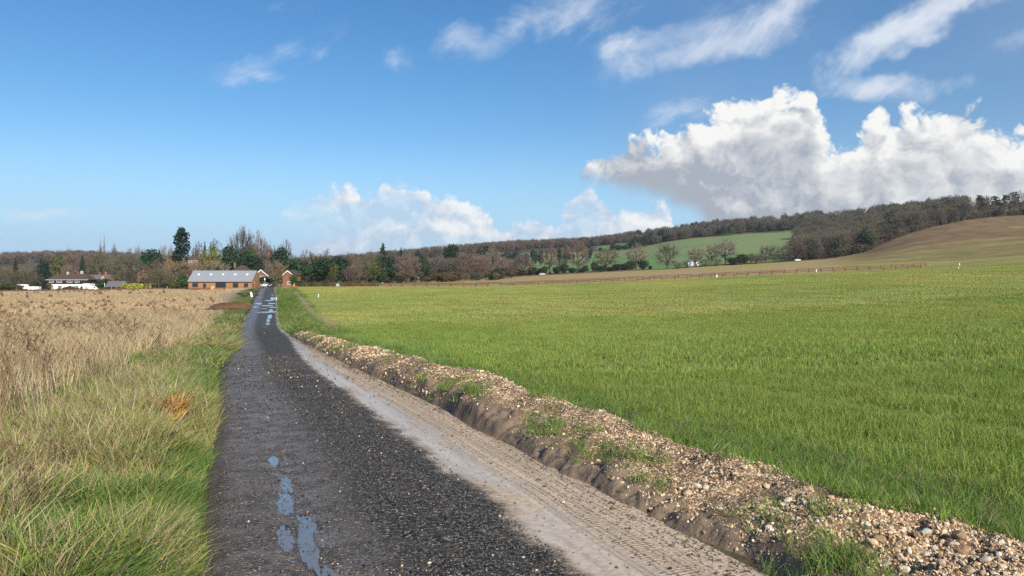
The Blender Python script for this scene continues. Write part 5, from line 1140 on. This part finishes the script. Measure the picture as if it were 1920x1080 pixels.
# barn with the grey metal roof
def barn():
    Y = 250.; m = Y/FPX; zb = PZ(541.5, Y); x = PX(413, Y); e = empty('barn', (x, Y, zb)); tag(e, 'long brown boarded barn with pale grey metal roof and five roof windows', 'barn')
    def X(px): return (px-413)*m
    w0, w1 = X(353.5), X(472.5); d = 8.5; hw = 2.75; rise = 3.25
    poly('wall', e, [(w0, 0, 0), (w1, 0, 0), (w1, d, 0), (w0, d, 0), (w0, 0, hw), (w1, 0, hw), (w1, d, hw), (w0, d, hw), (w0, d/2, hw+rise), (w1, d/2, hw+rise)], [(0, 1, 5, 4), (2, 3, 7, 6), (0, 4, 8, 7, 3), (1, 2, 6, 9, 5)], 'barn_board')
    k = rise/(d/2); yo = -.45; zo = hw+yo*k+.12; a, b_ = w0-.2, w1+.2
    r1 = slab('roof', e, [(a, yo, zo), (b_, yo, zo), (b_, d/2, hw+rise+.12), (a, d/2, hw+rise+.12)], .12, 'zinc'); slab('roof', e, [(b_, d-yo, zo), (a, d-yo, zo), (a, d/2, hw+rise+.12), (b_, d/2, hw+rise+.12)], .12, 'zinc')
    n = 25
    for i in range(n+1):
        xs = a+.03+(b_-a-.06)*i/n; slab('seam', r1, [(xs-.03, yo-.002, zo+.075), (xs+.03, yo-.002, zo+.075), (xs+.03, d/2, hw+rise+.195), (xs-.03, d/2, hw+rise+.195)], .08, 'zinc')
    for p_ in (367, 390, 413, 436, 458.5):
        xc = X(p_); y0, y1 = 2.15, 2.75; f = slab('skylight', r1, [(xc-.32, y0, hw+y0*k+.24), (xc+.32, y0, hw+y0*k+.24), (xc+.32, y1, hw+y1*k+.24), (xc-.32, y1, hw+y1*k+.24)], .14, 'white_paint')
        slab('pane', f, [(xc-.24, y0+.08, hw+(y0+.08)*k+.262), (xc+.24, y0+.08, hw+(y0+.08)*k+.262), (xc+.24, y1-.08, hw+(y1-.08)*k+.262), (xc-.24, y1-.08, hw+(y1-.08)*k+.262)], .02, 'skylight_glass')
    boxp('flue', r1, X(403)-.07, X(403)+.07, 2.2, 2.34, hw+2.2*k+.1, hw+2.2*k+.75, 'grey_metal')
    boxp('ridge_cap', r1, a-.01, b_+.01, d/2-.12, d/2+.12, hw+rise+.13, hw+rise+.21, 'zinc'); boxp('gutter', e, a, b_, yo-.14, yo-.02, zo-.16, zo-.04, 'grey_metal'); boxp('plinth', e, w0-.04, w1+.04, -.05, -.004, 0, .4, 'brick')
    window(e, X(366), .62, 10.2*m, 1.25, -.02, 3, 'car_dark'); window(e, X(383.7), .02, 5*m, 1.75, -.02, 1, 'car_dark'); window(e, X(414), .45, 19*m, 1.55, -.02, 5, 'car_dark'); window(e, X(441.7), .5, 9.6*m, 1.4, -.02, 2, 'car_dark'); window(e, X(461.5), .6, 7*m, 1.2, -.02, 2, 'car_dark')
    n = 60
    for i in range(1, n):
        xs = w0+(w1-w0)*i/n
        if any(abs((xs/m+413)-c) < h for c, h in ((366, 6.2), (383.7, 3.5), (414, 10.8), (441.7, 6), (461.5, 4.6))): continue
        boxp('batten', e, xs-.025, xs+.025, -.04, -.003, .42, hw-.3, 'barn_board')
    p = empty('timber_stack', (PX(397, 245), 245, g1(PX(397, 245), 245))); tag(p, 'new orange timber leaning against the barn front', 'timber')
    for i in range(4): o = slab('plank', p, [(-.45+i*.24, 0+i*.05, 0), (-.25+i*.24, i*.05, 0), (-.05+i*.24, .6+i*.05, 1.3-.2*(i % 2)), (-.25+i*.24, .6+i*.05, 1.3-.2*(i % 2))], .05, 'timber_new')
barn()
# houses
def brick_gables():
    for px, ap, wpx, lab in ((489.5, 506, 26.5, 'small red brick gable with white bargeboards left of the fan-shaped shrub'), (539.5, 507.5, 19, 'small red brick gable with white bargeboards right of the fan-shaped shrub')):
        Y = 272.; m = Y/FPX; zb = PZ(538.5, Y); w = wpx*m; ap_z = PZ(ap, Y)-zb; rise = w/2*.82; e = gable_house('brick_bungalow', px, Y, w, 10, ap_z-rise, rise, lab, 'brick', 'tile_brown', 'y', 0, zb, 'white_paint', .3)
        hw = ap_z-rise
        if px < 500: boxp('fascia', e, -w/2+.02, w/2-.02, -.06, -.003, .4, hw-.1, 'grey_wall', 'pale grey lower wall')
        else: window(e, .4, 1.0, 1.1, 1.0, -.02, 2)
        boxp('aerial', e, .55, .6, 3, 3.05, hw+rise*.7, hw+rise+1.6, 'grey_metal') if px < 500 else None
brick_gables()
def hip_house(name, px, Y, wpx, eave, ridge, label, wall, roof, d=8, chim=None, inset=None):
    m = Y/FPX; x = PX(px, Y); zb = g1(x, Y)-.2; w = wpx*m; hw = PZ(eave, Y)-zb; rs = PZ(ridge, Y)-PZ(eave, Y); e = empty(name, (x, Y, zb)); tag(e, label, 'house')
    boxp('wall', e, -w/2+.4, w/2-.4, .4, d, 0, hw, wall); hip_roof(e, -w/2, w/2, 0, d+.4, hw+.003, rs, roof, inset)
    for i in range(3): window(e, -w*.3+i*w*.3, hw-1.9, 1.2, 1.2, .38, 2)
    for c in chim or []: chimney(e, c*w, d/2, hw+rs*.6, hw+rs+.9, 'brick_orange', .6)
    return e
hip_house('village_house', 448, 312, 34, 508.5, 497, 'brown hip-roofed house showing over the barn ridge', 'brick', 'tile_brown', 8, [-.42], 3.0)
hip_house('village_house', 361, 392, 20, 486, 477.5, 'dark brown roof above the thicket behind the barn, orange chimney', 'brick', 'tile_brown', 7, [.42], 1.0)
hip_house('village_house', 135, 425, 20, 514, 507, 'pinkish-roofed house half hidden behind the black and white house', 'brick_orange', 'tile_red', 8, None, 2.5)
T('dense', 128, 494, 24, 412, 'small brown bare tree hiding the pinkish roof', crown='twig_pink'); T('dense', 140, 498, 18, 414, 'small bare tree between the pinkish roof and the tall chimney', crown='twig_brown')
def tall_chimney_house():
    e = hip_house('village_house', 150, 415, 14, 521, 513, 'cream house with tall chimney right behind the white house', 'grey_wall', 'tile_brown', 6, None, 2)
    chimney(e, -.6, 3, 5, PZ(508, 415)-e.location.z, 'grey_wall', 1.2)
tall_chimney_house()
def red_house():
    Y = 432.; e = gable_house('brick_house', 183, Y, 36*Y/FPX, 9, 5.0, 4.2, 'rambling red brick house with grey roofs right of the white house', 'brick_orange', 'tile_grey', 'x')
    m = Y/FPX
    def wing(xc, w, hw, rise, yf, wall, roof, barge):
        V = [(xc-w/2, yf, 0), (xc+w/2, yf, 0), (xc+w/2, 0, 0), (xc-w/2, 0, 0), (xc-w/2, yf, hw), (xc+w/2, yf, hw), (xc+w/2, 2, hw), (xc-w/2, 2, hw), (xc, yf, hw+rise), (xc, 3.5, hw+rise)]
        o = poly('wing', e, V, [(0, 1, 5, 8, 4), (1, 2, 6, 5), (3, 0, 4, 7)], wall)
        for s_ in (-1, 1):
            q = [(xc+s_*(w/2+.3), yf-.3, hw-.2), (xc, yf-.3, hw+rise+.1), (xc, 3.8, hw+rise+.1), (xc+s_*(w/2+.3), 3.8, hw-.2)]; slab('roof', o, q if s_ > 0 else q[::-1], .14, roof)
            if barge: q = [(xc+s_*(w/2+.3), yf-.36, hw-.16), (xc, yf-.36, hw+rise+.13), (xc, yf-.36, hw+rise-.25), (xc+s_*(w/2+.3), yf-.36, hw-.5)]; slab('bargeboard', o, q if s_ < 0 else q[::-1], .05, 'white_paint')
        window(o, xc, 2.9, 1.4, 1.3, yf-.02, 3); window(o, xc, .8, 1.6, 1.3, yf-.02, 3)
    wing(-4.4, 5.6, 4.8, 4.2, -2.5, 'grey_wall', 'tile_grey', True); wing(4.9, 4.4, 5.2, 3.0, -3.0, 'brick_orange', 'tile_red', True)
    chimney(e, -1.2, 4.5, 8, 10.6, 'brick_orange', .7)
    chimney(e, 2.4, 4.5, 8, 11.0, 'brick_orange', 1.0)
red_house()
gable_house('village_house', 267, 436, 5.4, 9, 8.4, 3.4, 'narrow red-tiled gable peeping through the bare trees right of the shed', 'brick_orange', 'tile_red', 'y', 0, None, 'timber_new')
def shed():
    e = gable_house('shed', 214, 398, 9.4, 7, 2.2, 2.9, 'low grey-roofed open shed left of the yellow hedge', 'black_board', 'tile_grey', 'x', cat='shed')
    for i in range(4): boxp('post', e, -4.2+i*2.75, -4.0+i*2.75, -.35, -.15, 0, 1.95, 'timber_new')
    for xx in (-2.3, .5, 2.6): boxp('bay_shade_panel', e, xx-.9, xx+.6, -.03, -.004, 0, 1.8, 'glass_dark')  # flat dark panels on the wall paint the shade inside the open bays
    boxp('white_post', e, -5.0, -4.8, -.4, -.2, 0, 4.2, 'white_paint')
shed()
# hedges
for p_, tp, w_, lab, cr in ((181, 523, 32, 'tall dark clipped hedge between the white house and the shed', 'leaf_ivy'), (187, 531, 22, 'lower green hedge in front of the tall dark hedge', 'leaf_green')):
    T('hedge', p_, tp, w_, 402 if tp < 530 else 394, lab, 'hedge', crown=cr)
for i, p_ in enumerate((234, 246, 257)): T('hedge', p_, 531.2, 14, 376, 'yellow-green clipped hedge block right of the shed', 'hedge', 'yellow hedge blocks', crown='hedge_gold')
for i, p_ in enumerate((266, 274.5, 282.5)): T('bush', p_, 531.4, 7.2, 376, 'yellow-green clipped ball shrub in line with the yellow hedge', 'shrub', 'yellow ball shrubs', crown='hedge_gold')
hx, hy = PX(638, 275), 275.0; garden = empty('garden_hedge', (hx, hy, g1(hx, hy))); tag(garden, 'long brown-green garden hedge between the brick gables and the meadow', 'hedge')
for i in range(13):
    p_ = 572+i*11; Y = 266+i*1.5; a, c, ext, _, m1, m2 = PROTO['hedge%d' % (i % 2)]; x = PX(p_, Y); z = g1(x, Y)-.05; h = PZ(526.5-.03*i+(i % 3)*1.0, Y)-z; w = 14/FPX*Y*1.12/ext
    f = link(bpy.data.objects.new('foliage', c)); f.parent = garden; f.location = (x-hx, Y-hy, z-garden.location.z); f.scale = (w, w, max(h, .5)); f.material_slots[0].link = 'OBJECT'; f.material_slots[0].material = MATS['leaf_moss' if i % 3 == 0 else 'leaf_brown']
for p_ in (561, 584, 610): T('bush', p_, 527, 11, 258, 'dark rounded bush in front of the garden hedge', 'bush', 'dark bushes at the garden hedge', crown='leaf_ivy')
for px, Y, w, lab in ((633, 262, 1.1, 'tiny grey-roofed garden hut behind the fence'), (679.5, 330, 2.0, 'little pale shed with grey roof at the meadow edge')):
    gable_house('garden_shed', px, Y, w, 1.6, 1.0 if w < 2 else 1.5, .55, lab, 'grey_wall' if w < 2 else 'white_render', 'tile_grey', 'y', 0, None, None, .15, 'shed')
# dead bramble clumps beside the lane on the left
for i, (p_, Y, tp, w_) in enumerate(((468, 118, 549, 16), (458, 112, 553, 14), (450, 120, 551, 14), (478, 130, 546, 10), (472, 140, 543, 12), (482, 118, 552, 8))):
    T('fan', p_, tp, w_, Y, 'dead bramble clump on the left lane verge near the white marker', 'bramble', 'bramble clumps by the lane', crown='twig_brown')

# ------------------------------------------------------------------ main road, bank, vehicles
def strip_along(tab, off0, off1, h0, name, mat, label, cat, zoff=.04, top=None, kind=None, n=160, p0=None, p1=None):
    ps = np.linspace(p0 or tab[0][0], p1 or tab[-1][0], n); Yc = tabl(tab, ps); V = []
    for o_, hh in ((off0, 0), (off0+.05, h0), (off1-.05, h0), (off1, 0)):
        Yq = Yc+o_; X = PX(ps, Yc); V.append(np.stack([X, Yq, gz(X, Yq)+zoff+hh*(.7+.6*fbm(ps*.7, ps*0+o_, 2, 3))], 1))
    V = np.stack(V, 1).reshape(-1, 3); o = mesh_np(name, V, grid_faces(n, 4), mat); tag(o, label, cat, kind=kind); return o
strip_along(ROAD_PX, -3.2, 3.2, 0.0, 'main_road', 'tarmac', 'tarmac main road running along the foot of the green hillside', 'road', .08, kind='structure', p0=560, p1=1620)
strip_along(ROAD_PX, -5.6, -4.2, .55, 'roadside_bank', 'bramble', 'long dark brown weedy bank between the main road and the tan meadow', 'bank', .0, p0=640, p1=1600)
def on_road(px): return float(tabl(ROAD_PX, px))
def rd_rz(px):
    a, b_ = px-5, px+5; return atan2(on_road(b_)-on_road(a), PX(b_, on_road(b_))-PX(a, on_road(a)))
def veh(px, prof_, w, lab, cat, body, wh, gl, wr, name):
    Y = on_road(px)-2.4; x = PX(px, Y); e = profile_vehicle(name, px, Y, prof_, w, lab, cat, body, wh, gl, rd_rz(px), wr, g1(x, Y)+.1)
    dzx = g1(x+1.5, Y)-g1(x-1.5, Y); e.rotation_euler[1] = -atan2(dzx, 3.0); return e
veh(1017.5, CAR, 1.75, 'silver car on the main road beside the upright ivied tree', 'car', 'car_silver', (-1.3, 1.3), CARG, .31, 'car')
veh(1100, CAR, 1.75, 'dark grey car on the main road beside the tall spreading tree', 'car', 'car_dark', (-1.3, 1.3), CARG, .31, 'car')
veh(1161.5, VAN, 1.9, 'white van on the main road between two bare trees', 'van', 'car_white', (-1.6, 1.6), VANG, .34, 'van')
veh(1497, CAR, 1.75, 'white car on the main road at the foot of the wood', 'car', 'car_white', (-1.3, 1.3), CARG, .31, 'car')
def lorry():
    px = 1301; e = veh(px, [(-3.9, .75), (-3.9, 1.0), (4.0, 1.0), (4.0, .75)], 2.2, 'lorry with pale blue box body and white cab on the main road', 'lorry', 'grey_metal', (-2.7, -1.7, 2.9), [], .45, 'lorry')
    boxp('box_body', e, -3.95, -.2, -.1, 2.3, 1.02, 3.6, 'lorry_blue'); boxp('panel', e, -2.0, -1.2, -.13, -.103, 2.6, 3.1, 'grey_metal'); boxp('load', e, -.05, 1.9, .1, 2.1, 1.02, 2.9, 'lorry_red')
    c = poly('cab', e, [(2.0, -.05, .7), (4.1, -.05, .7), (4.1, -.05, 1.6), (3.5, -.05, 3.1), (2.0, -.05, 3.1), (2.0, 2.25, .7), (4.1, 2.25, .7), (4.1, 2.25, 1.6), (3.5, 2.25, 3.1), (2.0, 2.25, 3.1)], [(0, 1, 2, 3, 4), (9, 8, 7, 6, 5), (1, 6, 7, 2), (2, 7, 8, 3), (3, 8, 9, 4), (0, 4, 9, 5)], 'car_white')
    poly('window', c, [(2.5, -.07, 1.8), (3.85, -.07, 1.8), (3.4, -.07, 2.8), (2.5, -.07, 2.8)], [(0, 1, 2, 3)], 'glass_dark')
lorry()
e = profile_vehicle('van', 174, 386, VAN, 1.9, 'white van parked right of the white garage', 'van', 'car_white', (-1.6, 1.6), VANG, 0.15, .34)
def parked(px, Y, lab, body):
    e = profile_vehicle('car', px, Y, CAR, 1.7, lab, 'car', body, (-1.3, 1.3), CARG, -pi/2+.1, .31); e.location.x -= .85
    boxp('windscreen', e, .45, .95, .15, 1.55, 1.02, 1.36, 'glass_dark'); boxp('number_plate', e, 2.12, 2.14, .6, 1.1, .45, .58, 'white_paint')
    for s_ in (.25, 1.45): boxp('headlight', e, 2.09, 2.125, s_-.17, s_+.17, .66, .8, 'skylight_glass')
parked(508, 250, 'black car parked facing down the lane at its far end', 'car_dark'); parked(499, 254, 'grey car parked beside the black car at the lane end', 'car_silver')

# ------------------------------------------------------------------ fences, posts, signs
def rail_fence(label, p0, p1, dY, gap, h, diag):
    tab = [(p, y+dY) for p, y in FENCE_PX]; X, Yv = [], []; p = p0
    while p < p1:
        Y = float(tabl(tab, p)); X.append(PX(p, Y)); Yv.append(Y); p += gap/Y*FPX*random.uniform(.92, 1.08)
    X = np.array(X); Yv = np.array(Yv); Z = gz(X, Yv); e = empty('rail_fence', (X[0], Yv[0], Z[0])); tag(e, label, 'fence'); o0 = np.array(e.location)
    pm = boxp('post', e, -.11, .11, -.09, .09, -.3, h, 'fence_wood'); first = True
    for x, y, z in zip(X, Yv, Z):
        o = pm if first else link(bpy.data.objects.new('post', pm.data)); o.parent = e; o.location = (x-o0[0], y-o0[1], z-o0[2]); o.scale = (1, 1, random.uniform(.93, 1.08)); o.rotation_euler = (0, random.uniform(-.03, .03), 0); first = False
    rm = boxp('rail', e, 0, 1, -.025, .025, -.085, .085, 'fence_wood'); first = True
    for i in range(len(X)-1):
        for hh in (.95*h, .50*h):
            if random.random() < .05: continue
            a = np.array([X[i], Yv[i]-.10, Z[i]+hh]); b_ = np.array([X[i+1], Yv[i+1]-.10, Z[i+1]+hh*random.uniform(.95, 1.03)])
            if random.random() < diag and hh > .6: b_[2] -= .45*h
            d = b_-a; o = rm if first else link(bpy.data.objects.new('rail', rm.data)); first = False
            o.parent = e; o.location = tuple(a-o0); L = float(np.linalg.norm(d)); o.scale = (L, 1, 1); o.rotation_euler = (0, -math.asin(d[2]/L), atan2(d[1], d[0]))
rail_fence('brown post-and-rail fence along the far edge of the green wheat', 552, 1742, .6, 4.2, 1.25, .06)
rail_fence('second brown post-and-rail fence standing just behind the first', 640, 1738, 24, 4.4, 1.25, .03)
rail_fence('short dark paddock fence below the evergreens and bare row', 730, 900, 205, 5.0, 1.2, 0)
def post(px, Y, h, w, mats, lab, lean=0.0, cat='post', name='marker_post'):
    x = PX(px, Y); e = empty(name, (x, Y, g1(x, Y)-.02)); e.rotation_euler = (0, lean, 0); tag(e, lab, cat); z = 0
    for nm, f, mt in mats:
        o = boxp(nm, e, -w/2, w/2, -w/2, w/2, z+.002, z+f*h, mt); z += f*h
        m_ = o.modifiers.new('round', 'BEVEL'); m_.width = w*.12; m_.segments = 1
    return e
post(1344, 250, 1.1, .32, [('shaft', .9, 'white_render'), ('cap', .1, 'white_paint')], 'squat white post set in the long rail fence')
post(1530.5, 246, 1.5, .2, [('foot', .25, 'rubber'), ('shaft', .65, 'white_paint'), ('cap', .1, 'white_paint')], 'white marker post with black foot before the rail fence')
post(1799, 266, 1.0, .22, [('shaft', .85, 'white_paint'), ('cap', .15, 'white_paint')], 'small white post past the right end of the rail fence')
post(1797, 215, .5, .25, [('shaft', .8, 'white_paint'), ('cap', .2, 'grey_wall')], 'stumpy white marker low in the wheat')
post(596.5, 112, .55, .08, [('shaft', .85, 'white_paint'), ('cap', .15, 'white_paint')], 'thin leaning white marker in the wheat near the lane', .18)
post(472.5, 112, .75, .26, [('shaft', .85, 'white_paint'), ('cap', .15, 'white_paint')], 'leaning white marker post on the left lane verge', -.22)
post(518.5, 106, .35, .18, [('shaft', .7, 'white_paint'), ('cap', .3, 'white_paint')], 'low white stub on the right edge of the lane')
post(313.5, 246, 1.3, .3, [('shaft', .8, 'teal_paint'), ('cap', .2, 'teal_paint')], 'teal-painted post at the field edge left of the barn')
post(551.5, 250, 1.2, .3, [('shaft', .9, 'timber_new'), ('cap', .1, 'timber_new')], 'pale timber gatepost right of the lane end')
post(717.5, 425, .75, .9, [('leg', .3, 'white_render'), ('trough', .7, 'white_paint')], 'low white trough in the meadow below the cedar', cat='trough', name='water_trough')
def sign(px, Y, h, plate_w, plate_h, mat, lab):
    x = PX(px, Y); e = empty('road_sign', (x, Y, g1(x, Y))); tag(e, lab, 'sign'); boxp('pole', e, -.05, .05, 0, .1, 0, h, 'grey_metal'); boxp('plate', e, -plate_w/2, plate_w/2, -.05, -.003, h-plate_h, h+.02, mat)
sign(496.5, 252, 3.0, .35, .75, 'white_paint', 'small white sign on a tall pole at the lane end')
sign(476.5, 250, 1.9, .7, .65, 'sign_red', 'small red sign by the right end of the barn'); sign(784.5, 430, 3.6, 1.1, 1.3, 'sign_yellow', 'yellow board on a pole before the dark evergreens')
# orange-brown withered clump on the left verge
def withered():
    Y = 9.3; px = 322; x = PX(px, Y); z = g1(x, Y); e = empty('withered_plant', (x, Y, z)); tag(e, 'orange-brown withered drooping plant in the left verge grass', 'plant')
    for i, (dx, pal) in enumerate(((0.03, [mk((.50, .25, .09)), mk((.40, .20, .08)), mk((.58, .34, .13))]), (-.08, [mk((.36, .22, .08)), mk((.24, .17, .06)), mk((.5, .3, .1))]))):
        o = blades('drooping_leaves', 170, .10, (.14, .34), .018, (.5, 1.5), pal, [3, 3, 2], 'dry_stem', 500+i, 1.0); COL.objects.link(o); o.parent = e; o.location = (dx, .03*i, .16); o.scale = (1.0, .9, 1.5)
withered()

def soil_heap():
    Y0 = 88.0; x0 = PX(431, Y0); z0 = g1(x0, Y0); e = empty('soil_heap', (x0, Y0, z0-.05)); tag(e, 'low heap of orange-brown soil on the left verge by the leaning white marker', 'soil heap')
    n, m = 30, 16; U, W = np.meshgrid(np.linspace(-2.6, 2.6, n), np.linspace(-2.2, 2.2, m), indexing='ij'); U = U.ravel(); W = W.ravel()
    h = np.clip(1-(U/2.5)**2-(W/2.0)**2, 0, 1)**.8*.75*(.75+.5*fbm(U*1.3, W*1.3, 3, 611))+(fbm(U*4, W*4, 3, 613)-.5)*.10
    mesh_np('mound', np.stack([U, W, h+(fbm(U*2.2, W*2.2, 3, 617)-.5)*.35*(h > .05)-.02], 1), grid_faces(n, m), 'heap_soil', e)
    mm = stone_mesh('clod', 612, 'heap_soil', 1, .8)
    for i in range(14):
        o = link(bpy.data.objects.new('clod', mm)); o.parent = e; a = rng.uniform(-2.3, 2.3); o.location = (a, -2.05+rng.uniform(-.3, .2), .1); q = rng.uniform(.15, .35); o.scale = (q*1.3, q, q)
principled('heap_soil', (.125, .070, .040), .95, .1, var=.55, vscale=3.5, bump=1.0, bscale=6)
soil_heap()
# ------------------------------------------------------------------ air
def haze_box():
    m = bpy.data.materials.new('haze'); m.use_nodes = True; nt = m.node_tree; nt.nodes.clear()
    o_ = nt.nodes.new('ShaderNodeOutputMaterial'); v = nt.nodes.new('ShaderNodeVolumePrincipled'); v.inputs['Color'].default_value = (.80, .88, 1.0, 1); v.inputs['Density'].default_value = HAZE; v.inputs['Anisotropy'].default_value = .2
    nt.links.new(v.outputs[0], o_.inputs['Volume'])
    o = boxp('haze', None, -4200, 4200, -4200, 4200, -30, 190, m); tag(o, 'thin even winter air over the whole farmland', 'haze', kind='stuff')
HAZE = 0.00007
if HAZE: haze_box()
